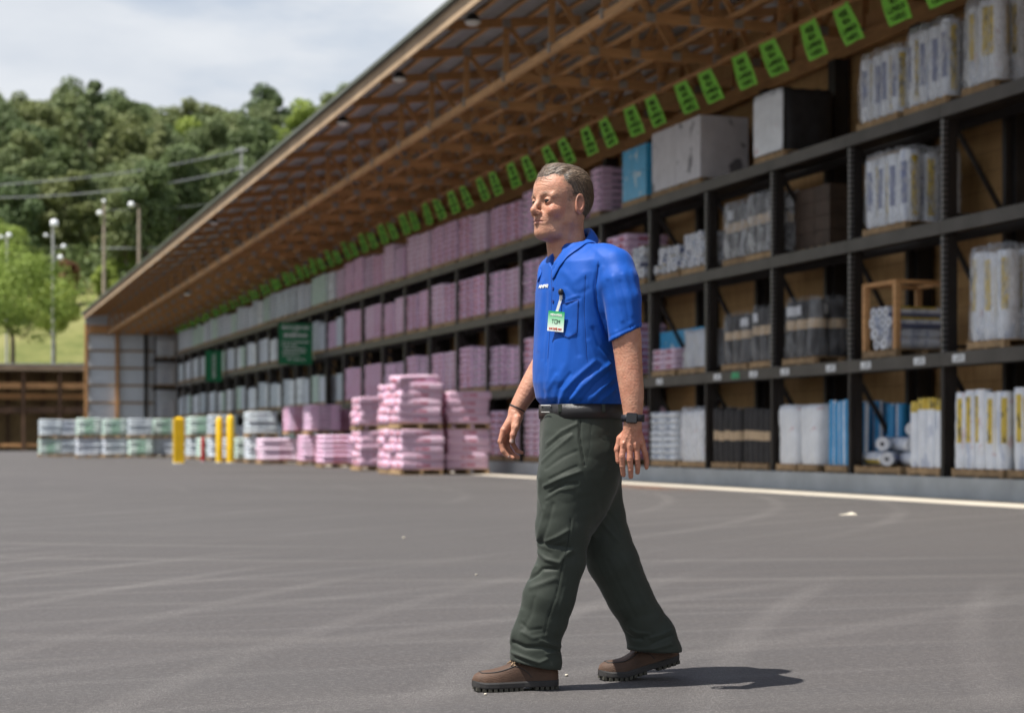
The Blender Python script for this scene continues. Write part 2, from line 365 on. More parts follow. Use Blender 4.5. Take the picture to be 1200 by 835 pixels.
for px, gr in ((775, 0), (843, 0), (864, 1), (885, 0), (922, 0), (976, 0), (1017, 0), (1080, 0), (1126, 0), (690, 0), (650, 0)):
    Y = Yof(px, XF); a = MB(); zc = ZL[1] - 0.10
    a.box(XF - 0.042, XF - 0.037, Y - 0.16, Y + 0.16, zc - 0.055, zc + 0.055, 0)
    for r_ in range(3): a.box(XF - 0.0435, XF - 0.0425, Y - 0.12, Y + 0.12 - r_ * 0.05, zc - 0.032 + r_ * 0.028, zc - 0.022 + r_ * 0.028, 1)
    rb(a, 'price_label', [M_GREENP if gr else M_PAPER, M_INK])

# big green signs hung on the front of the rack
def sign(name, pxa, pxb, pya, pyb, label, rows):
    """a flat board facing the yard, across the aisle direction"""
    pxm = pxb; X = XF - 0.12; Y = Yof(pxm, X); xr, yr = ratios(pxm); d = X / xr
    z1 = CAMH + (516 - pya) * d / FPX; z0 = CAMH + (516 - pyb) * d / FPX
    # board is turned to face down the yard: spans -X from the rack
    wd = (pxb - pxa) / FPX * d / CT * 1.0
    e = empty(name, (X - wd, Y, z0)); tag(e, label, 'sign')
    a = MB(); a.box(0, wd, -0.02, 0.02, 0, z1 - z0); a.build('board', M_SIGN, e)
    a = MB(); a.box(-0.03, wd + 0.03, 0.021, 0.05, z1 - z0 - 0.05, z1 - z0 + 0.03); a.box(-0.03, 0.0, -0.02, 0.02, 0, z1 - z0); a.build('frame', M_STEEL, e)
    a = MB(); hh = z1 - z0
    for (u0, u1, v0, v1) in rows:
        u = u0
        while u < u1:          # broken into word-like and letter-like marks
            wl_ = random.uniform(0.012, 0.03) * 1.3
            a.box(u * wd, min(u + wl_, u1) * wd, -0.026, -0.0215, v0 * hh, v1 * hh); u += wl_ + (0.012 if random.random() < 0.8 else 0.04)
    a.build('lettering', M_WHITE, e); return e
M_SIGN = varied('sign_green', (0.012, 0.17, 0.065), 0.06, 3, 0.4); M_WHITE = varied('white_paint', (0.72, 0.74, 0.72), 0.03, 9, 0.5)
sign('hanging_sign', 328, 366, 379, 427, 'large green notice board with rows of white writing hung on the rack', 
     [(0.1, 0.9, 0.85, 0.93), (0.42, 0.58, 0.78, 0.81), (0.15, 0.85, 0.66, 0.75), (0.1, 0.9, 0.52, 0.56), (0.1, 0.55, 0.44, 0.48), (0.15, 0.8, 0.36, 0.40), (0.12, 0.8, 0.28, 0.32), (0.12, 0.6, 0.2, 0.24), (0.25, 0.8, 0.1, 0.14)])
sign('hanging_sign', 242, 260, 411, 447, 'narrow green sign with upright white writing on the rack among grey loads',
     [(0.4, 0.62, 0.12 + i * 0.1, 0.19 + i * 0.1) for i in range(8)])

# green flags hanging in a row
def flag_mesh():
    a = MB(); W_, L_ = 0.62, 0.60; nn, mm = 6, 8; V = []
    def P(i, j, off=0.0):
        u = i / nn; v = j / mm
        return (v * 0.26 + 0.03 * math.sin(v * 3.0 + u * 2.0) - off, (u - 0.5) * W_ + 0.015 * math.sin(v * 4), -v * L_ + 0.012 * math.sin(u * 6.0) * v)
    for s, off in ((0, 0.0), (1, 0.004)):
        V = [P(i, j, -off) for j in range(mm + 1) for i in range(nn + 1)]
        F = [(j * (nn + 1) + i, j * (nn + 1) + i + 1, (j + 1) * (nn + 1) + i + 1, (j + 1) * (nn + 1) + i) for j in range(mm) for i in range(nn)]
        a.add(V, F if s else [f[::-1] for f in F], 0, True)
    return a, P
t = MT('flag_green'); t.col((0.33, 0.85, 0.09)); t.b.inputs['Emission Strength'].default_value = 0
tl = t.n('ShaderNodeBsdfTranslucent', {0: (0.2, 0.75, 0.06, 1)}); ms = t.n('ShaderNodeMixShader', {0: 0.35}); t.l(t.b.outputs[0], ms.inputs[1]); t.l(tl.outputs[0], ms.inputs[2]); t.l(ms.outputs[0], t.out.inputs[0]); M_FLAG = t.set(0.5)
LETTERS = {'M': [(0, 0, 0, 1), (0, 1, .5, .4), (.5, .4, 1, 1), (1, 1, 1, 0)], 'O': [(0, 0, 0, 1), (0, 1, 1, 1), (1, 1, 1, 0), (1, 0, 0, 0)], 'R': [(0, 0, 0, 1), (0, 1, 1, 1), (1, 1, 1, .5), (1, .5, 0, .5), (.4, .5, 1, 0)],
           'E': [(0, 0, 0, 1), (0, 1, 1, 1), (0, .5, .8, .5), (0, 0, 1, 0)], 'L': [(0, 0, 0, 1), (0, 0, 1, 0)], 'S': [(1, 1, 0, 1), (0, 1, 0, .5), (0, .5, 1, .5), (1, .5, 1, 0), (1, 0, 0, 0)],
           'A': [(0, 0, .5, 1), (.5, 1, 1, 0), (.2, .4, .8, .4)], 'N': [(0, 0, 0, 1), (0, 1, 1, 0), (1, 0, 1, 1)], 'D': [(0, 0, 0, 1), (0, 1, .8, .8), (.8, .8, .8, .2), (.8, .2, 0, 0)], 'W': [(0, 1, .25, 0), (.25, 0, .5, .7), (.5, .7, .75, 0), (.75, 0, 1, 1)],
           'I': [(.5, 0, .5, 1)], 'T': [(0, 1, 1, 1), (.5, 0, .5, 1)], 'B': [(0, 0, 0, 1), (0, 1, .9, .9), (.9, .9, .9, .1), (0, .5, .9, .5), (.9, .1, 0, 0)], 'U': [(0, 1, 0, 0), (0, 0, 1, 0), (1, 0, 1, 1)], 'Y': [(0, 1, .5, .5), (1, 1, .5, .5), (.5, .5, .5, 0)],
           'K': [(0, 0, 0, 1), (0, .4, 1, 1), (.3, .55, 1, 0)], 'C': [(1, 1, 0, 1), (0, 1, 0, 0), (0, 0, 1, 0)], 'F': [(0, 0, 0, 1), (0, 1, 1, 1), (0, .5, .8, .5)], 'G': [(1, 1, 0, 1), (0, 1, 0, 0), (0, 0, 1, 0), (1, 0, 1, .5), (1, .5, .5, .5)], 'V': [(0, 1, .5, 0), (.5, 0, 1, 1)], 'P': [(0, 0, 0, 1), (0, 1, 1, 1), (1, 1, 1, .5), (1, .5, 0, .5)], 'H': [(0, 0, 0, 1), (1, 0, 1, 1), (0, .5, 1, .5)]}
def strokes(text, u0, v0, cw, ch, gap=0.35):
    out = []
    tot = len(text) * cw * (1 + gap) - cw * gap; u = u0 - tot / 2
    for c in text:
        for (a, b, c2, d) in LETTERS.get(c, []): out.append((u + a * cw, v0 + b * ch, u + c2 * cw, v0 + d * ch))
        u += cw * (1 + gap)
    return out
fl, FP = flag_mesh(); f0 = fl.build('flag', M_FLAG)
lt = MB()
for row, (txt, v) in enumerate((('MORE', 0.16), ('NEW', 0.36), ('LUMBER', 0.58), ('YARDS', 0.80))):
    for (u0, v0, u1, v1) in strokes(txt, 0.5, 0, 0.085, 0.13, 0.45):
        p = Vector(FP((1 - u0) * 6, (v + 0.13 - v0) * 8, 0.006)); q = Vector(FP((1 - u1) * 6, (v + 0.13 - v1) * 8, 0.006))
        lt.bar(p, q, 0.004, 0.022, up=(0.3, 0.6, 0.5))
l0 = lt.build('lettering', M_INK, f0)
def flagobj(i, Y, first=[True]):
    o = f0 if first[0] else copy_tree(f0); first[0] = False
    o.location = (14.47, Y, ZFL(Y) - 0.02); o.rotation_euler = (0, random.uniform(-.08, .08), random.uniform(-0.05, 0.05)); return o
flags = []
Yf = Yof(990, 14.5); k = 0; Y = Yf - 2.72 * 2 + 0.15
while Y < YEND - 4:
    for dy in (0.0, 1.16):
        if Y + dy > 19: flags.append(flagobj(k, Y + dy)); k += 1
    Y += 2.72
def ordw(n):
    ones = ['', 'first', 'second', 'third', 'fourth', 'fifth', 'sixth', 'seventh', 'eighth', 'ninth', 'tenth', 'eleventh', 'twelfth', 'thirteenth', 'fourteenth', 'fifteenth', 'sixteenth', 'seventeenth', 'eighteenth', 'nineteenth']
    tens = {2: 'twenty', 3: 'thirty', 4: 'forty', 5: 'fifty', 6: 'sixty', 7: 'seventy', 8: 'eighty', 9: 'ninety'}
    tth = {2: 'twentieth', 3: 'thirtieth', 4: 'fortieth', 5: 'fiftieth', 6: 'sixtieth', 7: 'seventieth', 8: 'eightieth', 9: 'ninetieth'}
    if n < 20: return ones[n]
    a, b = divmod(n, 10)
    return tth[a] if b == 0 else tens[a] + '-' + ones[b]
def pxof(X, Y, Z=1.0):
    d = X * ST + Y * CT; xc = X * CT - Y * ST; return 600 + FPX * xc / d, 516 - (Z - CAMH) * FPX / d
nvis = 0
for f in sorted(flags, key=lambda o: o.location.y):
    px, py = pxof(f.location.x, f.location.y, f.location.z - 0.3)
    if px < 1230 and py > -30:
        nvis += 1; lab = 'bright green flag with black writing, %s from the right under the roof' % ordw(nvis)
    else: lab = 'bright green flag with black writing hanging nearer than the picture edge'
    tag(f, lab, 'flag', 'green flags hanging in a row under the roof')

# lamps under the eave
t = MT('lamp_lens'); t.col((0.8, 0.8, 0.78)); M_LENS = t.set(0.3)
def eave_lamp(X, Y, dz, label):
    e = empty('ceiling_light', (X, Y, H(Y) + dz)); tag(e, label, 'light', 'round lights under the shed roof')
    a = MB(); a.tube([(0, 0, 0), (0, 0, -0.10), (0, 0, -0.14)], [0.08, 0.14, 0.17], 16); a.build('housing', M_STEEL, e)
    a = MB(); a.tube([(0, 0, -0.142), (0, 0, -0.19), (0, 0, -0.22)], [0.155, 0.14, 0.07], 16); a.build('lens', M_LENS, e)
for i, (px, lab) in enumerate(((554, 'round white light under the eave, nearest one at the top edge'), (468, 'round white light under the eave, second from the top'), (402, 'round white light under the eave, third down'), (251, 'round light catching the sun at the eave beyond the middle'))):
    eave_lamp(10.2, Yof(px, 10.2), 0.15, lab)
eave_lamp(11.9, Yof(219, 11.9), -0.72, 'round white light hanging below the far roof trusses')
# ------------------------------------------------------------------ goods
def pallet_mb(sx, sy, h=0.13):
    a = MB(); n = 6
    for i in range(n):
        y = -sy / 2 + i * (sy - 0.1) / (n - 1); a.box(-sx / 2, sx / 2, y, y + 0.1, h - 0.02, h)
    for x in (-sx / 2, -0.045, sx / 2 - 0.09): a.box(x, x + 0.09, -sy / 2, sy / 2, 0.022, h - 0.022)
    for i in range(3):
        y = -sy / 2 + i * (sy - 0.1) / 2; a.box(-sx / 2, sx / 2, y, y + 0.1, 0.0, 0.02)
    return a
def pillow(a, cx, cy, cz, lx, ly, lz, mi=0, p=0.32, rot=0.0, jit=0.0, ns=12, nr=6, pz=0.34):
    """a stuffed sack: superellipsoid with puckered sides"""
    V = []; F = []; c, s = math.cos(rot), math.sin(rot)
    sg = lambda v, e: math.copysign(abs(v) ** e, v)
    ph = random.uniform(0, 6)
    for j in range(nr + 1):
        th = -math.pi / 2 + math.pi * j / nr
        for i in range(ns):
            t_ = 2 * math.pi * (i + 0.5) / ns
            x = sg(math.cos(t_), p) * sg(math.cos(th), p) * lx / 2; y = sg(math.sin(t_), p) * sg(math.cos(th), p) * ly / 2; z = sg(math.sin(th), pz) * lz / 2
            x *= 1 + jit * math.sin(3 * t_ + ph + 2 * th) ; y *= 1 + jit * math.sin(2 * t_ + ph * 1.7 + th)
            V.append((cx + x * c - y * s, cy + x * s + y * c, cz + z))
    for j in range(nr):
        for i in range(ns):
            k = (i + 1) % ns; F.append((j * ns + i, j * ns + k, (j + 1) * ns + k, (j + 1) * ns + i))
    a.add(V, F, mi, True)
def sackmat(name, base, ink, ly=0.0, lay=0.15, w0=0.6, rough=0.45, zoff=0.13):
    """printed plastic sacks: a printed panel in the middle of every sack face, ragged by noise"""
    t = MT(name); co = t.n('ShaderNodeTexCoord').outputs['Object']; se = t.n('ShaderNodeSeparateXYZ', {0: co})
    oi = t.n('ShaderNodeObjectInfo').outputs['Random']
    def bandm(ax, per, a, b, off=0.0):
        f = t.math('FRACT', t.math('ADD', t.math('DIVIDE', se.outputs[ax], per), off))
        return t.math('MULTIPLY', t.math('GREATER_THAN', f, a), t.math('LESS_THAN', f, b))
    m = t.math('MULTIPLY', bandm('Y', w0, 0.28, 0.72, 0.0), bandm('Z', lay, 0.25, 0.75, -zoff / lay))
    # the end face (towards the yard end) carries a mark too
    m2 = t.math('MULTIPLY', bandm('X', 1.1, 0.30, 0.70, 0.5), bandm('Z', lay, 0.3, 0.7, -zoff / lay))
    geo = t.n('ShaderNodeNewGeometry').outputs['Normal']; sn = t.n('ShaderNodeSeparateXYZ', {0: geo})
    ax_ = t.math('GREATER_THAN', t.math('ABSOLUTE', sn.outputs['X']), 0.6); ay_ = t.math('GREATER_THAN', t.math('ABSOLUTE', sn.outputs['Y']), 0.6)
    m = t.math('MAXIMUM', t.math('MULTIPLY', m, ax_), t.math('MULTIPLY', m2, ay_))
    rag = t.step(t.noise(14, None, 4), 0.30, 0.46)
    c = t.mix(t.math('MULTIPLY', m, t.math('MULTIPLY', rag, 0.95)), base if not isinstance(base, tuple) else (*base, 1), ink)
    sh = t.ramp(oi, [(0, (0.8, 0.8, 0.82)), (1, (1, 1, 1))])
    c = t.mix(1.0, c, sh, 'MULTIPLY'); v = t.noise(5, None, 4); c = t.mix(t.math('MULTIPLY', t.step(v, 0.5, 0.7), 0.25), c, (0.75, 0.74, 0.78))
    t.col(c); t.bump(t.noise(16, None, 5, 0.6, 0.8), 0.5, 0.02); return t.set(rough, 0, 0.4)
PINK = (0.80, 0.56, 0.74)
M_PINK = [sackmat('pink_sack_red', PINK, (0.42, 0.03, 0.07)), sackmat('pink_sack_grey', PINK, (0.17, 0.14, 0.2)), sackmat('pink_sack_pale', (0.82, 0.64, 0.78), (0.45, 0.10, 0.18))]
M_GREY = [sackmat('grey_sack', (0.62, 0.69, 0.73), (0.25, 0.30, 0.36)), sackmat('green_sack', (0.62, 0.74, 0.68), (0.10, 0.36, 0.18)), sackmat('blue_grey_sack', (0.70, 0.75, 0.80), (0.28, 0.33, 0.42))]
def load_sacks(sx, sy, nl, mat, lay=0.145, name='sack_load', ny=2, jit=0.012):
    e = empty(name); p = pallet_mb(sx, sy).build('pallet', M_PALLET, e)
    a = MB(); z = 0.13
    for l in range(nl):
        for j in range(ny):
            w_ = sy / ny
            pillow(a, random.uniform(-.012, .012), -sy / 2 + w_ * (j + .5) + random.uniform(-.01, .01), z + lay / 2, sx * 1.0, w_ * .955, lay * .985, 0, 0.16, random.uniform(-.01, .01), jit)
        z += lay
    a.build('sacks', mat, e); return e
# printed paper and film for the rolls
def roll_mb(a, cx, cy, z0, r, h, mi_side=0, mi_print=None, pr=None, mi_end=1, n=18, lean=(0, 0), hole=True, axis='z', rot=0.0, band=None):
    """one roll: side with printed strips by angle/height, spiral end"""
    nz_ = 12; V = []; F = []; M_ = []
    def tr(x, y, z):
        if axis == 'z': return (cx + x + lean[0] * z, cy + y + lean[1] * z, z0 + z)
        if axis == 'x': return (cx + z, cy + x, z0 + y)
        return (cx + x, cy + z, z0 + y)
    ph = random.uniform(0, 6)
    for j in range(nz_ + 1):
        z = h * j / nz_; rr = r * (1 + 0.025 * math.sin(j * 2.1 + ph)); 
        if j in (0, nz_): rr *= 0.94
        for i in range(n):
            t_ = 2 * math.pi * i / n + rot; q = rr * (1 + 0.02 * math.sin(3 * t_ + ph)); V.append(tr(q * math.cos(t_), q * math.sin(t_), z))
    for j in range(nz_):
        for i in range(n):
            k = (i + 1) % n; F.append((j * n + i, j * n + k, (j + 1) * n + k, (j + 1) * n + i))
            mi = mi_side
            if pr: 
                for (i0, i1, j0, j1, m_) in pr:
                    if i0 <= i < i1 and j0 <= j < j1: mi = m_
            M_.append(mi)
    base = a.n; a.v.extend(V); a.f.extend([tuple(q + base for q in f) for f in F]); a.m.extend(M_); a.sm.extend([True] * len(F)); a.n += len(V)
    # ends as rings
    for (z, flip) in ((h, 0), (0, 1)):
        rs = [r * 0.94, r * 0.75, r * 0.36, r * 0.30] if hole else [r * 0.94, r * 0.5, 0.001]
        ms_ = [mi_end, mi_end, 2]
        VV = []; FF = []; MM = []
        for q, rr in enumerate(rs):
            for i in range(n):
                t_ = 2 * math.pi * i / n + rot; VV.append(tr(rr * math.cos(t_), rr * math.sin(t_), z - (0.0 if not flip else 0) * (0.0)))
        VV += [tr(0, 0, z)]; c_ = len(VV) - 1
        for q in range(len(rs) - 1):
            for i in range(n):
                k = (i + 1) % n; f = (q * n + i, q * n + k, (q + 1) * n + k, (q + 1) * n + i); FF.append(f[::-1] if flip else f); MM.append(ms_[min(q, 2)] if q < 2 else mi_end)
        for i in range(n):
            k = (i + 1) % n; q = len(rs) - 1; f = (q * n + i, q * n + k, c_); FF.append(f[::-1] if flip else f); MM.append(2 if hole else mi_end)
        base = a.n; a.v.extend(VV); a.f.extend([tuple(x + base for x in f) for f in FF]); a.m.extend(MM); a.sm.extend([False] * len(FF)); a.n += len(VV)
def film(name, c, rough=0.28, crinkle=0.6, amt=0.10, pr=None):
    t = MT(name); nz_ = t.noise(7, t.coord(scale=(1, 1, 0.45)), 6, 0.62, 1.2)
    cc = t.ramp(t.noise(4, None, 4), [(0.3, tuple(x * (1 - amt) for x in c)), (0.7, tuple(min(1, x * (1 + amt)) for x in c))])
    if pr: cc = t.mix(t.math('MULTIPLY', t.step(t.noise(pr[1], t.coord(scale=pr[2]), 3), pr[3], pr[3] + 0.04), pr[4]), cc, pr[0])
    t.col(cc); t.bump(nz_, crinkle, 0.03); return t.set(rough, 0, 0.5)
M_RW = film('white_roll_film', (0.74, 0.78, 0.84), pr=((0.30, 0.36, 0.52), 6, (1, 1, 0.3), 0.56, 0.5))
M_RWP = film('white_roll_print', (0.78, 0.80, 0.84), pr=((0.5, 0.18, 0.2), 8, (1, 1, 0.6), 0.6, 0.4))
M_YEL = film('yellow_print', (0.60, 0.44, 0.06), 0.4, pr=((0.05, 0.05, 0.03), 16, (1, 1, 0.5), 0.55, 0.8))
M_BLU = film('blue_print', (0.03, 0.28, 0.58), 0.35)
M_NAVY = film('navy_print', (0.17, 0.20, 0.34), 0.35)
M_CORE = varied('core_dark', (0.02, 0.02, 0.025), 0.1, 4, 0.8)
M_ENDW = varied('roll_end', (0.60, 0.62, 0.66), 0.15, 18, 0.6)
M_FELT = varied('black_felt', (0.025, 0.024, 0.026), 0.3, 6, 0.65, bump=0.2)
M_BEIGE = varied('beige_band', (0.50, 0.38, 0.25), 0.2, 12, 0.7)
M_TEAL = film('teal_wrap', (0.02, 0.16, 0.20))
M_CART = film('grey_carton', (0.56, 0.55, 0.58), 0.5, 0.25, 0.08, pr=((0.08, 0.08, 0.10), 2.2, (1, 1, 1), 0.60, 0.85))
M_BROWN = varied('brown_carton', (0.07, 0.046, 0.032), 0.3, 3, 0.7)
M_BWRAP = film('blue_wrap', (0.05, 0.38, 0.66), 0.3, 0.4, 0.1, pr=((0.6, 0.7, 0.75), 3, (0.5, 1, 1), 0.58, 0.9))
M_GWRAP = film('grey_wrap', (0.46, 0.48, 0.52), 0.3, 0.9)
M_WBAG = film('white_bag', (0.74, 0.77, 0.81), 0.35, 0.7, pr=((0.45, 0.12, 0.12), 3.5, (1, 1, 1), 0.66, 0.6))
t = MT('shrink_film'); nz_ = t.noise(6, t.coord(scale=(1, 1, 0.35)), 6, 0.65, 1.5)
t.col((0.75, 0.77, 0.8)); t.bump(nz_, 0.9, 0.04); tb = t.n('ShaderNodeBsdfTransparent'); msx = t.n('ShaderNodeMixShader', {0: t.math('MULTIPLY_ADD', t.step(nz_, 0.42, 0.72), 0.62, 0.14)})
t.l(tb.outputs[0], msx.inputs[1]); t.l(t.b.outputs[0], msx.inputs[2]); t.l(msx.outputs[0], t.out.inputs[0]); M_FILM = t.set(0.22, 0, 0.6)
M_FILMD = M_FILM.copy(); M_FILMD.name = 'thin_shrink_film'
for n_ in M_FILMD.node_tree.nodes:
    if n_.type == 'MATH' and n_.operation == 'MULTIPLY_ADD': n_.inputs[1].default_value = .30; n_.inputs[2].default_value = .03
def wrinkled_box(a, sx, sy, z0, h, mi=0, amp=0.02, n=10, taper=0.0, rnd=0.06, seed=0):
    """a wrapped block: box with rounded, rumpled sides"""
    rs = np.random.RandomState(seed); ph = rs.rand(12) * 6; V = []; F = []; ns = 4 * n; nzz = 10
    def per(u):
        s = (u * 4) % 4; q = s % 1; k = int(s)
        e = 0.5 - 0.5 * rnd
        x, y = [(q - .5, -.5), (.5, q - .5), (.5 - q, .5), (-.5, .5 - q)][k]
        m_ = (abs(x) ** 8 + abs(y) ** 8) ** (1 / 8); f_ = 0.5 / m_ if m_ else 1
        return x * f_ * sx, y * f_ * sy
    for j in range(nzz + 1):
        v = j / nzz
        for i in range(ns):
            x, y = per(i / ns); g_ = 1 - taper * v - (0.04 if j in (0, nzz) else 0)
            d_ = amp * (math.sin(i * 1.3 + ph[0] + 3 * v) * 0.5 + math.sin(i * 2.7 + ph[1] - 5 * v) * 0.35 + rs.uniform(-.5, .5))
            l_ = math.hypot(x, y) + 1e-6
            V.append((x * g_ + x / l_ * d_, y * g_ + y / l_ * d_, z0 + h * v + (rs.uniform(-.02, .02) if 0 < j else 0)))
    for j in range(nzz):
        for i in range(ns):
            k = (i + 1) % ns; F.append((j * ns + i, j * ns + k, (j + 1) * ns + k, (j + 1) * ns + i))
    V.append((0, 0, z0 + h + 0.02)); c_ = len(V) - 1
    for i in range(ns): F.append((nzz * ns + i, nzz * ns + (i + 1) % ns, c_))
    a.add(V, F, mi, True)
def add_film(e, sx, sy, z0, h, seed=1, amp=0.012, mat=None):
    a = MB(); wrinkled_box(a, sx + 0.07, sy + 0.07, z0, h * 1.03, 0, amp * 1.6, seed=seed, taper=.05); return a.build('shrink_wrap', mat or M_FILM, e)
RM = [M_RW, M_ENDW, M_CORE, M_YEL, M_BLU, M_NAVY, M_RWP, M_BEIGE, M_FELT]
def g_rolls(sx, sy, h, style, nx=4, ny=4, wrap=False):
    e = empty('roll_load'); pallet_mb(sx, sy).build('pallet', M_PALLET, e)
    for i in range(nx):
        for j in range(ny):
            if 0 < i < nx - 1 and 0 < j < ny - 1: continue
            a = MB(); cx = -sx / 2 + sx * (i + .5) / nx; cy = -sy / 2 + sy * (j + .5) / ny; r = min(sx / nx, sy / ny) / 2 * 0.98
            rot = random.uniform(-.5, .5) + math.pi
            pr = {'yellowtext': [(0, 2, 4, 11, 3), (2, 4, 2, 12, 6), (6, 8, 4, 11, 3), (13, 15, 3, 10, 3)], 'yellowtop': [(0, 18, 10, 12, 3), (4, 5, 2, 9, 5)], 'bluestripe': [(0, 3, 0, 12, 4), (5, 7, 0, 12, 4), (10, 12, 0, 12, 4), (14, 16, 0, 12, 4)],
                  'bluemix': [(0, 2, 3, 10, 5), (3, 5, 1, 11, 3), (8, 10, 2, 9, 5), (12, 14, 3, 11, 3)], 'felt': [(0, 18, 5, 7, 7)], 'bluedeep': [(0, 12, 0, 12, 4), (14, 17, 0, 12, 5)], 'plain': [(2, 4, 3, 9, 5)]}[style]
            side = 8 if style == 'felt' else 0
            roll_mb(a, cx, cy, 0.13, r, h * random.uniform(0.97, 1.03), side, pr=pr, mi_end=8 if style == 'felt' else 1, lean=(random.uniform(-.015, .015), random.uniform(-.015, .015)), rot=rot, hole=False)
            a.build('roll', RM, e)
    if wrap: add_film(e, sx, sy, 0.14, h * 1.03, random.randint(0, 99))
    return e
def g_block(sx, sy, h, mat, wrap=False, amp=0.02, name='wrapped_load', taper=0.0, seed=None):
    e = empty(name); pallet_mb(sx, sy).build('pallet', M_PALLET, e)
    a = MB(); wrinkled_box(a, sx * .97, sy * .97, 0.132, h, 0, amp, taper=taper, seed=random.randint(0, 999) if seed is None else seed); a.build('goods', mat, e)
    if wrap: add_film(e, sx, sy, 0.14, h * 1.02, random.randint(0, 99))
    return e
def g_boxes(sx, sy, h, mats, nx, ny, nz2, wrap=False, gap=0.008, name='carton_load'):
    e = empty(name); pallet_mb(sx, sy).build('pallet', M_PALLET, e)
    for k in range(nz2):
        for i in range(nx):
            for j in range(ny):
                if 0 < i < nx - 1 and 0 < j < ny - 1 and k < nz2 - 1: continue
                a = MB(); w1, w2, hh = sx / nx, sy / ny, h / nz2
                x0 = -sx / 2 + i * w1; y0 = -sy / 2 + j * w2; z0 = 0.132 + k * hh
                a.box(x0 + gap, x0 + w1 - gap, y0 + gap, y0 + w2 - gap, z0 + 0.001, z0 + hh - gap); a.build('carton', mats[(i + j + k) % len(mats)], e)
    if wrap: add_film(e, sx, sy, 0.14, h * 1.02, random.randint(0, 99))
    return e
def g_banded(sx, sy, h, wrap=True, ny=2, film_=None):       # dark rolls, two tiers with pale band between, under film
    e = empty('roll_load'); pallet_mb(sx, sy).build('pallet', M_PALLET, e); n = 3
    for i in range(n):
        for j in range(n):
            if i == 1 and j == 1: continue
            a = MB(); r = min(sx, sy) / n / 2 * 0.98
            roll_mb(a, -sx / 2 + sx * (i + .5) / n, -sy / 2 + sy * (j + .5) / n, 0.132, r, h, 8, pr=[(0, 18, 6, 8, 7), (3, 8, 9, 11, 1)], mi_end=8, hole=False, rot=random.uniform(0, 6)); a.build('roll', RM, e)
    if wrap: add_film(e, sx, sy, 0.14, h * 1.02, random.randint(0, 99), 0.008, film_ or M_FILMD)
    return e
def g_rollpile(sx, sy, h, rows, name='roll_pile', style=0):
    e = empty(name); pallet_mb(sx, sy).build('pallet', M_PALLET, e)
    r = sy / rows[0] / 2; z = 0.132 + r
    for k, n in enumerate(rows):
        for j in range(n):
            a = MB(); y = -sy / 2 + r + (j + 0.5 * (k % 2)) * 2 * r
            if y > sy / 2 - r * 0.4: continue
            pr = [[], [(3, 6, 0, 12, 5), (8, 9, 0, 12, 3)], [(0, 3, 0, 12, 3)]][style if style else 0]
            roll_mb(a, -sx / 2 + random.uniform(-.06, .06), y, z, r * 0.97, sx * random.uniform(.95, 1.0), 0, pr=pr or None, mi_end=1, axis='x', rot=random.uniform(0, 6)); a.build('roll', RM, e)
        z += r * 1.74
    return e
LV = {0: 'on the bottom level of the rack', 1: 'on the second level', 2: 'on the third level', 3: 'on the top shelf'}
loads = []
def put(e, lvl, px0, px1, label, cat, sx, dx=0.0, group=None, rz=0.0):
    """px0..px1: photo columns covered by the face towards the yard"""
    X = XF + 0.03 + dx; y1, y0 = Yof(px0, X), Yof(px1, X)
    z = ZL[lvl] + 0.002
    e.location = (X + sx / 2, (y0 + y1) / 2, z); e.rotation_euler = (0, 0, rz)
    tag(e, label, cat, group); loads.append((lvl, y0, y1)); return e
def syf(px0, px1, dx=0.0):
    X = XF + 0.03 + dx; return Yof(px0, X) - Yof(px1, X)
S = 1.05
# top shelf
put(g_rolls(S, syf(1126, 1166) * .96, 1.20, 'yellowtext', 3, 3, True), 3, 1126, 1166, 'film wrapped white and yellow rolls at the right end of the top shelf', 'roll load', S)
put(g_rolls(S, syf(1057, 1110) * .94, 1.12, 'bluemix', 3, 4, True), 3, 1057, 1110, 'film wrapped white and blue rolls in the middle of three on top shelf', 'roll load', S)
put(g_rolls(S, syf(1003, 1052) * .96, 1.03, 'bluemix', 3, 4, True), 3, 1003, 1052, 'lowest of the three film wrapped roll loads at right on top shelf', 'roll load', S)
bl_ = g_block(S, syf(884, 918), 1.10, M_FELT, False, amp=.012); a = MB(); wrinkled_box(a, .05, syf(884, 918) * .99, .14, 1.08, 0, .01, seed=4); ws_ = a.build('glare_front', M_WBAG, bl_); ws_.location.x = -S / 2 - .005  # thin white slab paints the sky's reflection on the front film
put(bl_, 3, 884, 918, 'black wrapped load, sky glare painted white on its front, on top shelf', 'wrapped load', S)
put(g_boxes(S, syf(763, 821) * .98, 1.22, [M_CART], 1, 2, 1), 3, 763, 821, 'big pale grey printed cartons on top shelf', 'carton load', S)
put(g_boxes(S, syf(729, 757), 1.10, [M_BWRAP], 2, 1, 2), 3, 729, 757, 'two tiers of bright blue packs on top shelf', 'pack load', S)
put(load_sacks(S, syf(691, 703) * .98, 8, M_PINK[1], 0.125), 3, 691, 703, 'mauve sack stack beside the blue packs just right of the head', 'sack load', S)
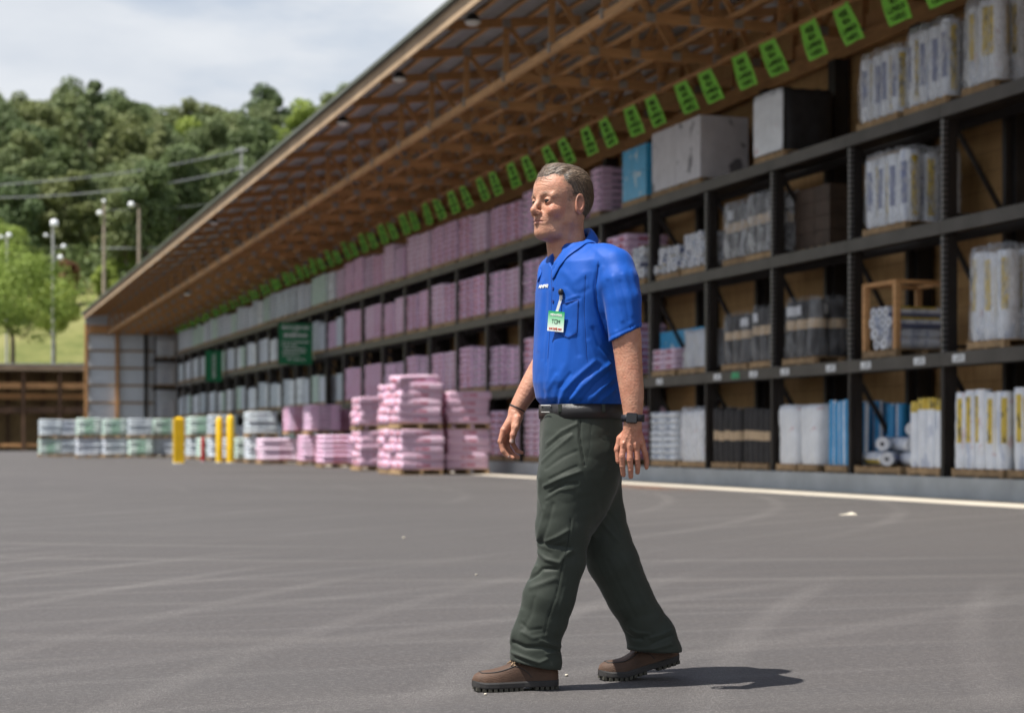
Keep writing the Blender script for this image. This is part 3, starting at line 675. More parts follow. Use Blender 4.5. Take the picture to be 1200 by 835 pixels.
# third level
put(g_rolls(S, syf(1008, 1064) * .9, 1.10, 'bluemix', 3, 4, True), 2, 1008, 1064, 'white and blue wrapped rolls on the third level below the three top loads', 'roll load', S)
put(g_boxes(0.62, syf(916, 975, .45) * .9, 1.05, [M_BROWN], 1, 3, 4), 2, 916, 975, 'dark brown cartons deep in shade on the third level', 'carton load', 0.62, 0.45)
put(g_banded(1.0, syf(873, 904), 1.05, film_=M_FILM), 2, 873, 904, 'banded roll bundle in film on third level, right of a pair', 'roll load', 1.0)
put(g_banded(1.0, syf(846, 872) * .95, 1.0, film_=M_FILM), 2, 846, 872, 'banded roll bundle in film on third level, left of a pair', 'roll load', 1.0)
put(g_rollpile(S, syf(798, 827) * .95, .9, [6, 6, 5, 5], style=0), 2, 798, 827, 'heap of white rolls end on, third level, nearest the banded bundles', 'roll pile', S)
put(g_rollpile(S, syf(768, 796) * .95, .9, [6, 6, 5], style=1), 2, 768, 796, 'heap of white rolls end on, third level, the lower heap', 'roll pile', S)
put(g_rollpile(S, syf(728, 756) * .95, .9, [5, 4, 3], style=1), 2, 728, 756, 'loose white rolls on third level just past the shoulder', 'roll pile', S)
# second level
put(g_rolls(S, syf(1132, 1178) * .96, 1.28, 'yellowtext', 3, 3, True), 1, 1132, 1178, 'tall film wrapped white rolls at the right end of second level', 'roll load', S)
put(g_banded(S, syf(916, 955) * .96, .98), 1, 916, 955, 'dark rolls with pale band in film, second level beside the wooden crate', 'roll load', S)
put(g_banded(1.0, syf(878, 905) * .97, .96), 1, 878, 905, 'dark banded roll load in film, second level, middle of three', 'roll load', 1.0)
put(g_banded(1.0, syf(845, 875) * .97, .9), 1, 845, 875, 'dark banded roll load in film, second level, left of three', 'roll load', 1.0)
put(g_block(.9, syf(795, 827), .74, M_GWRAP, amp=.07, taper=.15), 1, 795, 827, 'slumped grey plastic bag of goods on second level', 'wrapped load', .9)
put(load_sacks(.9, syf(763, 790) * .97, 4, M_PINK[2], .11), 1, 763, 790, 'small pink pack stack on a pallet beside the slumped grey bag', 'sack load', .9)
bb = g_boxes(.3, syf(735, 826, .78) * .96, .9, [M_BWRAP], 1, 3, 1); put(bb, 1, 735, 826, 'row of blue packs at the back of second level behind pink packs', 'pack load', .3, .78)
# crate with rolls
def crate():
    sx, sy, h = S, syf(1010, 1050) * .98, 1.02; e = empty('wooden_crate'); pallet_mb(sx, sy).build('base', M_PALLET, e)
    for (x, y) in ((-sx / 2, -sy / 2), (-sx / 2, sy / 2 - .09), (sx / 2 - .09, -sy / 2), (sx / 2 - .09, sy / 2 - .09)):
        a = MB(); a.box(x, x + .09, y, y + .09, .132, .132 + h); a.build('post', M_TIMY, e)
    a = MB(); zt = .134 + h
    a.box(-sx / 2, sx / 2, -sy / 2, -sy / 2 + .09, zt, zt + .06); a.box(-sx / 2, sx / 2, sy / 2 - .09, sy / 2, zt, zt + .06)
    a.box(-sx / 2, -sx / 2 + .09, -sy / 2 + .092, sy / 2 - .092, zt, zt + .06); a.box(sx / 2 - .09, sx / 2, -sy / 2 + .092, sy / 2 - .092, zt, zt + .06)
    a.build('top_frame', M_TIMX, e); return e, sx, sy
ce, csx, csy = crate(); put(ce, 1, 1010, 1050, 'open wooden frame crate holding rolls on the second level', 'crate', S)
rl = 0.095
kk = 0
for row in range(4):
    for j in range(5 - (row % 2)):
        y = -csy / 2 + .2 + rl + j * 2.02 * rl + (rl if row % 2 else 0)
        if y > csy / 2 - .12 - rl: continue
        a = MB(); roll_mb(a, 0, 0, 0, rl, csx * .92, 0, pr=[(2, 5, 2, 11, 3), (7, 10, 0, 12, 5)], mi_end=1, axis='x', rot=random.uniform(0, 6))
        o = a.build('roll', RM, None, (ce.location.x - csx * .46 - (.08 if kk % 4 == 0 else 0), ce.location.y + y, ce.location.z + .133 + rl + row * rl * 1.76))
        kk += 1; tag(o, 'white roll end on inside the open crate, row %s from the bottom, %s along' % (['one', 'two', 'three', 'four'][row], ordw(j + 1)), 'roll', 'rolls inside the open wooden crate')
# bottom level
put(g_rolls(S, syf(1180, 1232) * .97, 1.14, 'yellowtext', 3, 4), 0, 1180, 1232, 'tall white rolls with yellow text cut by the right edge, bottom level', 'roll load', S)
put(g_rolls(S, syf(1114, 1176) * .97, 1.12, 'yellowtext', 4, 5), 0, 1114, 1176, 'tall white rolls with yellow text panels, bottom level at right', 'roll load', S)
put(g_rolls(.8, syf(1062, 1101) * .97, 1.04, 'yellowtop', 3, 4), 0, 1062, 1101, 'white rolls with yellow tops on the bottom level', 'roll load', .8)
put(g_rolls(.42, syf(1012, 1057, .68) * .95, 1.0, 'bluedeep', 2, 4), 0, 1012, 1057, 'blue rolls standing deep behind the fallen rolls, bottom level', 'roll load', .42, .68)
put(g_rolls(S, syf(966, 992) * .97, 1.06, 'bluestripe', 4, 4), 0, 966, 992, 'blue and white striped standing rolls on the bottom level', 'roll load', S)
put(g_block(S, syf(934, 958) * .96, 1.02, M_WBAG, amp=.025), 0, 934, 958, 'tall white wrapped bags, right of a pair, bottom level beside striped rolls', 'wrapped load', S)
put(g_block(S, syf(909, 932) * .97, 1.02, M_WBAG, amp=.02), 0, 909, 932, 'tall white wrapped bags with black straps, bottom level, left of a pair', 'wrapped load', S)
put(g_rolls(S, syf(868, 900) * .97, 1.0, 'felt', 4, 5), 0, 868, 900, 'black rolls with tan band on the bottom level, right pallet', 'roll load', S)
put(g_rolls(S, syf(833, 865) * .97, 1.0, 'felt', 4, 5), 0, 833, 865, 'black rolls with tan band on the bottom level, left pallet', 'roll load', S)
put(g_block(S, syf(794, 826) * .97, 1.0, M_WBAG, True, amp=.03), 0, 794, 826, 'grey white load in loose film left of the black rolls', 'wrapped load', S)
put(load_sacks(S, syf(760, 791) * .97, 8, M_GREY[2], .125), 0, 760, 791, 'pale grey sack stack at floor level beside the watch hand', 'sack load', S)
# fallen rolls lying in front
X0 = XF + .05
pl = pallet_mb(.62, syf(1000, 1056) * .95).build('pallet', M_PALLET, None, (X0 + .31, (Yof(1000, X0) + Yof(1056, X0)) / 2, KH + .001)); tag(pl, 'wooden pallet under the fallen rolls on the bottom level', 'pallet')
for i, (px, z, dx, rz_) in enumerate(((1003, .132, .0, .25), (1020, .132, .02, -.2), (1038, .132, .05, .15), (1012, .37, .03, -.15), (1030, .37, .06, .2), (1041, .60, .08, -.1))):
    a = MB(); roll_mb(a, -.48, 0, .115, .115, .96, 0, pr=[(2, 5, 1, 11, 5), (6, 8, 1, 11, 3)], axis='x', rot=random.uniform(0, 6))
    y = Yof(px + 6, X0); o = a.build('loose_roll', RM, None, (X0 + .30 + dx, y, KH + z + .002), rz=R(90) + rz_ if False else rz_ * 1.2 + R(62))
    tag(o, 'white and navy roll lying loose on the pallet, %s of the fallen heap' % ['left front', 'front middle', 'front right', 'second layer left', 'second layer right', 'topmost'][i], 'roll', 'fallen rolls on the bottom level')

# repeated loads down the rack: two to a bay
YP = Yof(388, XF); NEARY = Yof(752, XF)
protoP = [load_sacks(S, 1.18, n_, m_, l_) for (n_, m_, l_) in ((8, M_PINK[0], .14), (7, M_PINK[1], .15), (8, M_PINK[2], .14), (7, M_PINK[0], .155))]
protoG = [load_sacks(S, 1.18, n_, m_, l_) for (n_, m_, l_) in ((8, M_GREY[0], .135), (7, M_GREY[1], .15), (7, M_GREY[2], .15))]
protoG.append(g_boxes(S, 1.18, 1.0, [M_GREY[2]], 1, 2, 3, gap=.02, name='sack_load'))
used = set(); allr = []
for bi in range(len(ups) - 1):
    for s_ in (0, 1):
        yc = ups[bi] + BAY * (0.27 if s_ == 0 else 0.735)
        if yc < NEARY + 0.5: 
            continue
        for lvl in (0, 1, 2, 3):
            if lvl == 3 and yc < Yof(703, XF) + .8: continue
            if lvl == 0 and random.random() < 0.12: continue
            if lvl == 1 and random.random() < 0.06: continue
            pk = yc < YP + (0 if lvl == 3 else random.uniform(-3, 1))
            ps = protoP if pk else protoG
            i = random.choice([0, 0, 1, 2, 3]) if pk else random.choice([0, 1, 2, 0, 2, 3])
            p = ps[i]
            if p in used: o = copy_tree(p)
            else: o = p; used.add(p)
            o.location = (XF + .03 + S / 2 + random.uniform(0, .05), yc + random.uniform(-.03, .03), ZL[lvl] + .002); o.rotation_euler = (0, 0, random.uniform(-.02, .02))
            o.scale = (1, 1, random.choice([1, 1, .92, 1.04]) * (1.0 if lvl else 1.05))
            allr.append((o, lvl, yc, pk))
for lvl in range(4):
    for pk in (True, False):
        L_ = sorted([a for a in allr if a[1] == lvl and a[3] == pk], key=lambda a: -a[2])
        for n_, (o, _, _, _) in enumerate(L_):
            fromfar = n_ + 1; fromnear = len(L_) - n_
            c_ = 'pink' if pk else 'pale grey'
            if fromfar <= fromnear: lab = '%s load %s, %s from the left' % (c_, LV[lvl].replace(' of the rack', ''), ordw(fromfar))
            else: lab = '%s load %s, %s from the right' % (c_, LV[lvl].replace(' of the rack', ''), ordw(fromnear))
            tag(o, lab, 'sack load', '%s sack loads on the rack' % c_)
for p in protoP + protoG:
    if p not in used:
        for c in list(p.children): bpy.data.objects.remove(c)
        bpy.data.objects.remove(p)
# corner rack at the end wall
cr_ = empty('corner_rack', (13.7, 110.3, 0)); tag(cr_, 'small dark rack across the far end wall beside the long rack', 'rack')
for z in (.35, 2.1, 4.05, 5.7):
    a = MB(); a.box(0, 2.2, -.5, .5, z - .18, z); a.build('shelf', M_STEEL, cr_)
for x in (0.0, 2.1):
    a = MB(); a.box(x, x + .1, -.6, -.504, 0, 7); a.build('post', M_STEEL, cr_)
for k, z in enumerate((2.1, 4.05, 5.7)):
    o = load_sacks(1.1, 1.0, 7, M_GREY[2], .14); o.location = (14.4, 110.25, z + .003); tag(o, 'bluish load on the far corner rack, %s shelf' % ['lower', 'middle', 'upper'][k], 'sack load', 'loads on the far corner rack')

# ------------------------------------------------------------------ stacks on the ground
M_SK = []
def single_sack_mat(name, base, ink):
    t = MT(name); se = t.n('ShaderNodeSeparateXYZ', {0: t.n('ShaderNodeTexCoord').outputs['Object']}); oi = t.n('ShaderNodeObjectInfo').outputs['Random']
    def bm(ax, a, b): return t.math('MULTIPLY', t.math('GREATER_THAN', se.outputs[ax], a), t.math('LESS_THAN', se.outputs[ax], b))
    m = t.math('MULTIPLY', bm('X', -.17, .19), bm('Z', -.022, .03)); m = t.math('MAXIMUM', m, t.math('MULTIPLY', bm('Y', -.14, .12), bm('Z', -.05, .045)))
    rag = t.step(t.noise(9, t.coord(scale=(1, 1, 3)), 4), 0.36, 0.50)
    c = t.mix(t.math('MULTIPLY', t.math('MULTIPLY', m, rag), 0.85), (*base, 1), ink)
    c = t.mix(t.math('MULTIPLY', t.step(t.noise(5, None, 4), 0.52, 0.7), .5), c, (.72, .68, .74))
    c = t.mix(1.0, c, t.ramp(oi, [(0, (.82, .8, .82)), (1, (1, 1, 1))]), 'MULTIPLY')
    t.col(c); t.bump(t.noise(14, None, 5, 0.6, 1.0), .55, .018); return t.set(.42, 0, .4)
M_SKP = single_sack_mat('pink_single_sack', (0.78, 0.54, 0.68), (0.52, 0.04, 0.09))
M_SKG = single_sack_mat('green_single_sack', (0.55, 0.64, 0.62), (0.12, 0.38, 0.2))
def sack_proto(lx, ly, lz, mat, s_):
    random.seed(s_); a = MB(); pillow(a, 0, 0, 0, lx, ly, lz, 0, .13, 0, .012, 28, 10, .30); return a.build('sack', mat)
protoS = {}
def stack_of_sacks(x, y, base_z, nl, word, mat, lx=1.12, ly=.52, lz=.212, cols=2, sag=0.0, key='p', gname='pink sacks stacked on the ground'):
    """pallet + separate sacks; (x, y) is the near left corner"""
    p = pallet_mb(1.1, 1.08).build('pallet', M_PALLET, None, (x + .55, y + .54, base_z)); 
    tag(p, 'pallet under the %s' % word, 'pallet', 'pallets under the ground stacks')
    z = base_z + .132
    for l in range(nl):
        for j in range(cols):
            kx = (key, random.randint(0, 2))
            if kx not in protoS:
                o = sack_proto(lx, ly, lz, mat, 5 + kx[1]); protoS[kx] = o
            else: o = protoS[kx].copy(); COL.objects.link(o)
            o.location = (x + .55 + random.uniform(-.05, .05), y + ly * (j + .5) + .015 * j + random.uniform(-.02, .02), z + lz / 2); o.rotation_euler = (random.uniform(-.03, .03), random.uniform(-.02, .02), random.uniform(-.07, .07))
            tag(o, '%s, %s sack up, %s' % (word, ordw(l + 1), 'front' if j == 0 else 'back'), 'sack', gname)
        z += lz - .012
    return z
st_ = random.getstate()
def corner(px, d):                        # near left corner of a stack on the ground, world aligned
    X, Y, _ = at(px, d); return X, Y
xA, yA = corner(469, 45.2)
z = stack_of_sacks(xA, yA, .001, 5, 'tallest pink stack, lower pallet', M_SKP); z = stack_of_sacks(xA - .03, yA, z + .002, 5, 'tallest pink stack, upper pallet', M_SKP)
for i, (dx_, dy_, rz_) in enumerate(((.42, .35, .3), (.62, .8, -.2))):
    o = protoS[('p', 0)].copy() if ('p', 0) in protoS else list(protoS.values())[0].copy(); COL.objects.link(o); o.location = (xA + dx_, yA + dy_, z + .10 + i * .0); o.rotation_euler = (.06, -.05, rz_)
    tag(o, 'loose pink sack tilted on top of the tallest stack, %s' % ('front' if i == 0 else 'back'), 'sack', 'pink sacks stacked on the ground')
z = stack_of_sacks(xA, yA + 1.16, .001, 5, 'second tall pink stack behind the tallest, lower pallet', M_SKP); stack_of_sacks(xA, yA + 1.16, z + .002, 5, 'second tall pink stack behind the tallest, upper pallet', M_SKP)
xB = xA + 1.28; yB = yA + .25
z = stack_of_sacks(xB, yB, .008, 5, 'right pink stack beside the hand, lower pallet', M_SKP); stack_of_sacks(xB + .02, yB, z + .002, 4, 'right pink stack beside the hand, upper pallet', M_SKP)
xC, yC = corner(421, 51.5)
z = stack_of_sacks(xC, yC, .001, 5, 'pink stack left of the tallest, lower pallet', M_SKP); stack_of_sacks(xC, yC, z + .002, 4, 'pink stack left of the tallest, upper pallet', M_SKP)
# whole loads standing on the ground
def ground_load(px, d, nl, mat, label, cat='sack load', lay=.15, sx=1.15, sy=1.15, up=0, group='sack loads standing on the yard', protos={}):
    k = (nl, mat.name, lay, sx)
    if k not in protos: protos[k] = load_sacks(sx, sy, nl, mat, lay, jit=.02); o = protos[k]
    else: o = copy_tree(protos[k])
    X, Y = corner(px, d); o.location = (X + sx / 2, Y + sy / 2, up + .001); o.rotation_euler = (0, 0, random.uniform(-.03, .03)); tag(o, label, cat, group); return o
ground_load(378, 57, 6, M_PINK[0], 'low pink load left of the tall pink stacks, lower one')
ground_load(396, 61, 6, M_PINK[1], 'low pink load half hidden behind the left tall stack')
ground_load(306, 66, 5, M_PINK[2], 'pink load with a dark panel, leftmost pink one on the ground', lay=.16, sx=1.75)
ground_load(355, 63, 6, M_PINK[0], 'pink load between the leftmost and the tall stacks, lower one')
ground_load(384, 64, 6, M_PINK[2], 'pale pink load in the second row left of the tall stacks, lower')
ground_load(384, 64, 5, M_PINK[0], 'pale pink load in the second row left of the tall stacks, upper', up=1.06)
ground_load(436, 56, 6, M_PINK[0], 'pink load showing between two tall pink stacks')
ground_load(362, 63, 6, M_PINK[1], 'mauve load set on top of the low pink loads', up=1.06)
ground_load(338, 66, 6, M_PINK[0], 'narrow pink load on top, left of the mauve load', up=1.06, sx=.9)
W_ = ['leftmost', 'second from left', 'third from left', 'fourth from left', 'fifth from left', 'sixth from left', 'seventh from left', 'eighth from left', 'ninth from left', 'tenth from left', 'eleventh from left']
row = [(46, 95, 2, 0), (66, 98, 2, 2), (90, 89, 2, 1), (122, 92, 2, 1), (152, 91, 2, 0), (180, 92, 2, 1), (210, 90, 2, 2)]
for i, (px, d, n_, mi) in enumerate(row):
    ground_load(px, d, 6, M_GREY[(mi + 1) % 3], 'pale green sack load, %s in the far row, lower' % W_[i], group='pale loads in the far row', lay=.14)
    if n_ > 1: ground_load(px + random.uniform(-1, 1), d, 6, M_GREY[mi], 'pale green sack load, %s in the far row, upper' % W_[i], group='pale loads in the far row', lay=.14, up=.975)
for i, (px, d, mi) in enumerate(((60, 101, 1), (105, 96, 0), (140, 98, 2), (170, 97, 1), (200, 99, 0), (228, 96, 2), (238, 93, 1))):
    ground_load(px, d, 6, M_GREY[mi], 'pale sack load standing behind the far row, %s lower' % W_[i], group='pale loads behind the far row', lay=.14)
    if i < 6: ground_load(px, d, 6, M_GREY[(mi + 2) % 3], 'pale sack load standing behind the far row, %s upper' % W_[i], group='pale loads behind the far row', lay=.14, up=.975)
for i, (px, two) in enumerate(((222, 1), (234, 0), (247, 1), (262, 0), (276, 0), (291, 2))):
    Y_ = Yof(px, 12.1); d_ = 12.1 * ST + Y_ * CT; d_ = (12.1 * ST + Y_ * CT)
    for u_ in range(1 + (two > 0)):
        for v_ in (0, 1):
            ground_load(px, d_ + v_ * 1.0, 6, M_GREY[(i + u_ + v_) % 3], 'pale load in the row beside the kerb, %s from the left, %s, %s' % (ordw(i + 1), 'upper' if u_ else 'lower', 'back' if v_ else 'front'), group='pale loads beside the kerb', lay=.14, up=.975 * u_)
# posts
M_YP = varied('yellow_paint', (0.80, 0.50, 0.012), 0.08, 3, 0.4); M_RP = varied('red_paint', (0.35, 0.02, 0.02), 0.1, 3, 0.4)
def bollard(px, py, wpx, hpx, mat, label, sq=False):
    d = CAMH * FPX / (py - 516); X, Y, _ = at(px, d); r = wpx / 2 / FPX * d; h = hpx / FPX * d
    e = empty('bollard', (X, Y, 0)); tag(e, label, 'bollard')
    a = MB()
    if sq:
        a.box(-r, r, -r * .8, r * .8, 0, h - .08); a.add([(-r, -r * .8, h - .08), (r, -r * .8, h - .08), (r, r * .8, h - .08), (-r, r * .8, h - .08), (0, 0, h)], [(0, 1, 4), (1, 2, 4), (2, 3, 4), (3, 0, 4)])
    else: a.tube([(0, 0, 0), (0, 0, h - r), (0, 0, h - r * .4), (0, 0, h)], [r, r, r * .8, r * .25], 16)
    a.build('post', mat, e)
    a = MB(); a.tube([(0, 0, 0), (0, 0, .03)], [r * 1.35, r * 1.3], 16); a.build('footing', M_CONC, e)
bollard(209.5, 543, 12, 55, M_YP, 'thick yellow bollard, left of the three', True)
bollard(257, 542, 8, 54, M_YP, 'slim yellow bollard, middle of the three')
bollard(270, 542, 9, 56, M_YP, 'slim yellow bollard, right of the three')
bollard(238, 541, 5, 29, M_RP, 'short dark red post between the yellow bollards')
# litter on the asphalt
M_LIT = varied('pale_paper', (0.6, 0.55, 0.45), .1, 5, .8)
for i, (px, py, s_, lab) in enumerate(((993, 603, .10, 'scrap of tan paper lying on the asphalt at right'), (473, 631, .02, 'white pebble on the asphalt left of the man'), (558, 674, .012, 'tiny white pebble left of the trouser leg'), (664, 792, .010, 'tiny white chip between the shoes'), (569, 814, .008, 'tiny pale chip under the front shoe toe'))):
    X, Y, _ = gnd(px, py); a = MB(); 
    if i == 0: a.add([(-s_, -s_ * .4, .004), (s_, -s_ * .5, .006), (s_ * .8, s_ * .5, .03), (0, s_ * .3, .012), (-s_ * .9, s_ * .5, .004), (-s_, -s_ * .4, .001), (s_, -s_ * .5, .002), (s_ * .8, s_ * .5, .026)], [(0, 1, 2, 3, 4), (5, 6, 1, 0), (6, 7, 2, 1)])
    else: pillow(a, 0, 0, s_ * .5, s_ * 1.3, s_, s_ * .8, 0, .8, .4, .1, 8, 5)
    tag(a.build('paper_scrap' if i == 0 else 'pebble', M_LIT, None, (X, Y, 0)), lab, 'litter')
# ------------------------------------------------------------------ hill, far shed, trees, poles
random.seed(21); RNG = np.random.default_rng(5)
DP = [0, 163, 168, 185, 215, 245, 290, 345, 400, 520, 700]; ZP = [-1.2, -1.2, 5.9, 8.2, 17.5, 25, 39, 52, 58, 62, 40]
def zhill(xc, d):
    z = float(np.interp(d, DP, ZP)); z += (2.2 * math.sin(xc * .045 + 1) + 1.2 * math.sin(xc * .11 + d * .05)) * min(1, max(0, (d - 200) / 80))
    return z
t = MT('grass_slope'); nv = t.noise(.5, None, 6, .6); n2 = t.noise(.06, None, 4)
c = t.ramp(nv, [(.3, (.085, .105, .028)), (.7, (.17, .175, .058))]); c = t.mix(t.step(n2, .45, .62), c, (.20, .195, .075)); t.col(c); t.bump(nv, .6, .2); M_GRASS = t.set(.9, 0, .2)
NX, ND = 90, 70; V = []; F = []
ds = np.concatenate([np.linspace(163.5, 168, 3), np.linspace(172, 700, ND - 3)]); xs = np.linspace(-330, 330, NX)
for d in ds:
    for x in xs: V.append(c2w(x, d, zhill(x, d)))
for j in range(ND - 1):
    for i in range(NX - 1): F.append((j * NX + i, j * NX + i + 1, (j + 1) * NX + i + 1, (j + 1) * NX + i))
hill = npmesh('hillside', V, F, M_GRASS); tag(hill, kind='structure')
# rocks along the foot of the slope
M_ROCK = varied('pale_rock', (.50, .45, .36), .25, .8, .9, bump=.5, bscale=3)
for i in range(15):
    px = -12 + i * 8.2; d = 176; X, Y, _ = at(px, d); a = MB(); pillow(a, 0, 0, .30, random.uniform(.8, 1.1), .6, random.uniform(.5, .8), 0, .6, random.uniform(-.4, .4), .12, 10, 6)
    o = a.build('boulder', M_ROCK, None, (X, Y, zhill((px - 600) / FPX * d, d) - .02)); tag(o, 'pale boulder edging the grass slope, %s from the left' % ordw(i + 1), 'rock', 'boulders edging the grass above the far shed')
M_SHRUB = varied('shrub_green', (.10, .14, .03), .4, 3, .8)
# far shed
fs = empty('open_shed', (*at(40, 150)[:2], 0)); fs.rotation_euler = (0, 0, -TH * .35); tag(fs, 'low open timber shed with grey metal roof at the foot of the slope', 'shed')
M_DK = varied('dark_timber', (.10, .055, .03), .35, 1.5, .8); M_BOARD = wood('old_boards', (.24, .16, .07), (3, 3, 1), .3, 2)
a = MB(); a.box(-16, 9, -.4, 12, 7.05, 7.13); a.build('roof', M_ROOF, fs); fs.children[0].rotation_euler = (R(1.5), 0, 0)
a = MB(); a.box(-16, 9, -.46, -.40, 6.55, 7.03); a.build('fascia', M_FASC, fs)
a = MB(); a.box(-16, 9, 6.5, 6.6, 0, 6.9); a.build('back_wall', M_BOARD, fs)
for i in range(9):
    x = -15.5 + i * 2.9; a = MB(); a.box(x, x + .28, 0, .28, 0, 6.54); a.build('post', M_DK, fs)
    a = MB(); a.box(x + 1.3, x + 1.55, 6.1, 6.4, 0, 6.7); a.build('post', M_DK, fs)
for z, y, m_ in ((5.1, .29, M_TIMX), (3.1, .29, M_DK), (.35, .29, M_TIMX), (4.3, 3.2, M_TIMX)):
    a = MB(); a.box(-16, 9, y, y + .1, z, z + .5 if z > 1 else z + .28); a.build('rail', m_, fs)
# leaves: crowns made of many small faces on lobed clumps
def leafmat(name, lo, hi):
    t = MT(name); g = t.n('ShaderNodeNewGeometry'); oi = t.n('ShaderNodeObjectInfo').outputs['Random']
    nv = t.noise(.45, None, 3); nf = t.noise(5, None, 2)
    c = t.ramp(t.math('ADD', t.math('MULTIPLY', nv, .6), t.math('MULTIPLY', nf, .4)), [(.32, lo), (.58, hi)])
    c = t.mix(1.0, c, t.ramp(oi, [(0, (.80, .88, .80)), (.5, (.95, .97, .85)), (1, (1.12, 1.06, .85))]), 'MULTIPLY'); t.col(c)
    tl = t.n('ShaderNodeBsdfTranslucent', {0: c}); ms = t.n('ShaderNodeMixShader', {0: .28}); t.l(t.b.outputs[0], ms.inputs[1]); t.l(tl.outputs[0], ms.inputs[2]); t.l(ms.outputs[0], t.out.inputs[0])
    return t.set(.6, 0, .3)
M_LEAF = [leafmat('leaf_olive', (.095, .122, .055), (.205, .245, .112)), leafmat('leaf_deep', (.068, .100, .045), (.155, .205, .09)), leafmat('leaf_bright', (.12, .18, .03), (.33, .40, .09))]
M_BARK = varied('bark', (.14, .11, .085), .3, 3, .9)
def crown_arrays(rx, rz, z0, nl, nleaf, size, seed, wide=1.0):
    r = np.random.default_rng(seed); cs = []; rs_ = []
    for i in range(nl):
        th = r.uniform(0, 2 * np.pi); v = ((i + r.uniform(.1, .9)) / nl) ** .85; k = np.sin(np.pi * (0.18 + .66 * v)) 
        q = r.uniform(.15, .80) * rx * k; cs.append((q * np.cos(th), q * np.sin(th), z0 + v * rz * 1.75)); rs_.append(r.uniform(.24, .46) * rx * (1 - .12 * v))
    cs = np.array(cs); rs_ = np.array(rs_); idx = r.integers(0, nl, nleaf)
    dirv = r.normal(size=(nleaf, 3)); dirv /= np.linalg.norm(dirv, axis=1)[:, None]; rad = r.uniform(.55, 1.08, nleaf) ** .6
    # ragged: drop leaves in patches by hashing direction
    P = cs[idx] + dirv * (rs_[idx] * rad)[:, None] * np.array([1.1, 1.1, .85])
    nrm = dirv + r.normal(scale=.55, size=(nleaf, 3)); nrm[:, 2] += .35; nrm /= np.linalg.norm(nrm, axis=1)[:, None]
    a = np.cross(nrm, r.normal(size=(nleaf, 3))); a /= np.linalg.norm(a, axis=1)[:, None]; b = np.cross(nrm, a)
    s = size * r.uniform(.6, 1.3, nleaf)[:, None]
    V = np.stack([P - a * s, P - b * s * .6, P + a * s, P + b * s * .6], 1).reshape(-1, 3); F = np.arange(nleaf * 4).reshape(-1, 4)
    return V, F, cs
def tree_proto(name, rx, rz, z0, nl, nleaf, size, seed, mat, trunk_h, tr=.25):
    e = empty(name); V, F, cs = crown_arrays(rx, rz, z0, nl, nleaf, size, seed); c = npmesh('crown', V, F, mat, e, smooth=False)
    a = MB(); a.tube([(0, 0, -1.0), (.1, 0, trunk_h * .5), (0, .1, trunk_h), (0, 0, z0 + rz * 1.3)], [tr * 1.3, tr, tr * .75, tr * .2], 8)
    for q in cs[:7]: a.tube([(0, 0, trunk_h * .8), tuple(q * [.5, .5, .72]), tuple(q)], [tr * .45, tr * .3, tr * .08], 6)
    a.build('trunk', M_BARK, e); return e
protoT = [tree_proto('broadleaf_tree', 4.4, 5.6, 5.0, 26, 5200, .27, 3, M_LEAF[0], 6), tree_proto('broadleaf_tree', 4.3, 5.4, 5.0, 24, 5200, .27, 4, M_LEAF[1], 7), tree_proto('broadleaf_tree', 5.0, 5.2, 4.5, 30, 5600, .27, 5, M_LEAF[0], 6),
          tree_proto('slender_tree', 2.7, 6.0, 6.5, 15, 2800, .24, 6, M_LEAF[0], 9, .18), tree_proto('broadleaf_tree', 4.2, 5.0, 4.0, 22, 4800, .27, 8, M_LEAF[2], 5)]
usedT = set(); ti = 0; kinds = ['rounded olive green tree', 'tall dark green tree', 'broad olive green tree', 'slender loose crowned tree', 'light green bushy tree']
def put_tree(xc, d, ki, sc, label, grp):
    p = protoT[ki]
    if ki in usedT: o = copy_tree(p)
    else: o = p; usedT.add(ki)
    o.location = c2w(xc, d, zhill(xc, d) - .2); o.rotation_euler = (0, 0, random.uniform(0, 6.28)); o.scale = (sc * random.uniform(.92, 1.1),) * 2 + (sc * random.uniform(.9, 1.12),)
    tag(o, label, 'tree', grp); return o
ti = 0
for d in [228, 238, 249, 261, 274, 288, 303, 319, 336, 352]:
    sp = 5.6 + (d - 228) * .012
    x = -.345 * d
    noslim = d > 285
    rown = 0
    while x < .03 * d + 8:
        xc = x + random.uniform(-1.6, 1.6); dd = d + random.uniform(-5, 5); px = 600 + FPX * xc / dd
        x += sp * random.uniform(.85, 1.25)
        if d < 245 and px > 95 and random.random() < .5: continue
        ki = random.choice([0, 0, 1, 1, 2, 2, 2, 0, 4 if px > 200 else 3]); ki = 2 if (ki == 3 and noslim) else ki; sc = random.uniform(.85, 1.12)
        if ki == 3: sc *= 1.1
        rown += 1
        put_tree(xc, dd, ki, sc, '%s on the wooded hill, %s row up, %s from the left' % (kinds[ki], ordw([228, 238, 249, 261, 274, 288, 303, 319, 336, 352].index(d) + 1), ordw(rown)), 'trees on the wooded hillside'); ti += 1
print('trees', ti)
# wider woods outside the frame, so that the hill reads on from other positions
for d in (262, 300, 340):
    for s_ in (-1, 1):
        for k in range(5):
            xc = (-.40 * d - k * 11) if s_ < 0 else (.06 * d + 10 + k * 12)
            put_tree(xc + random.uniform(-3, 3), d + random.uniform(-6, 6), random.choice([0, 1, 2]), 1.15, 'olive green tree on the hill beyond the picture edge', 'trees on the hill outside the picture')
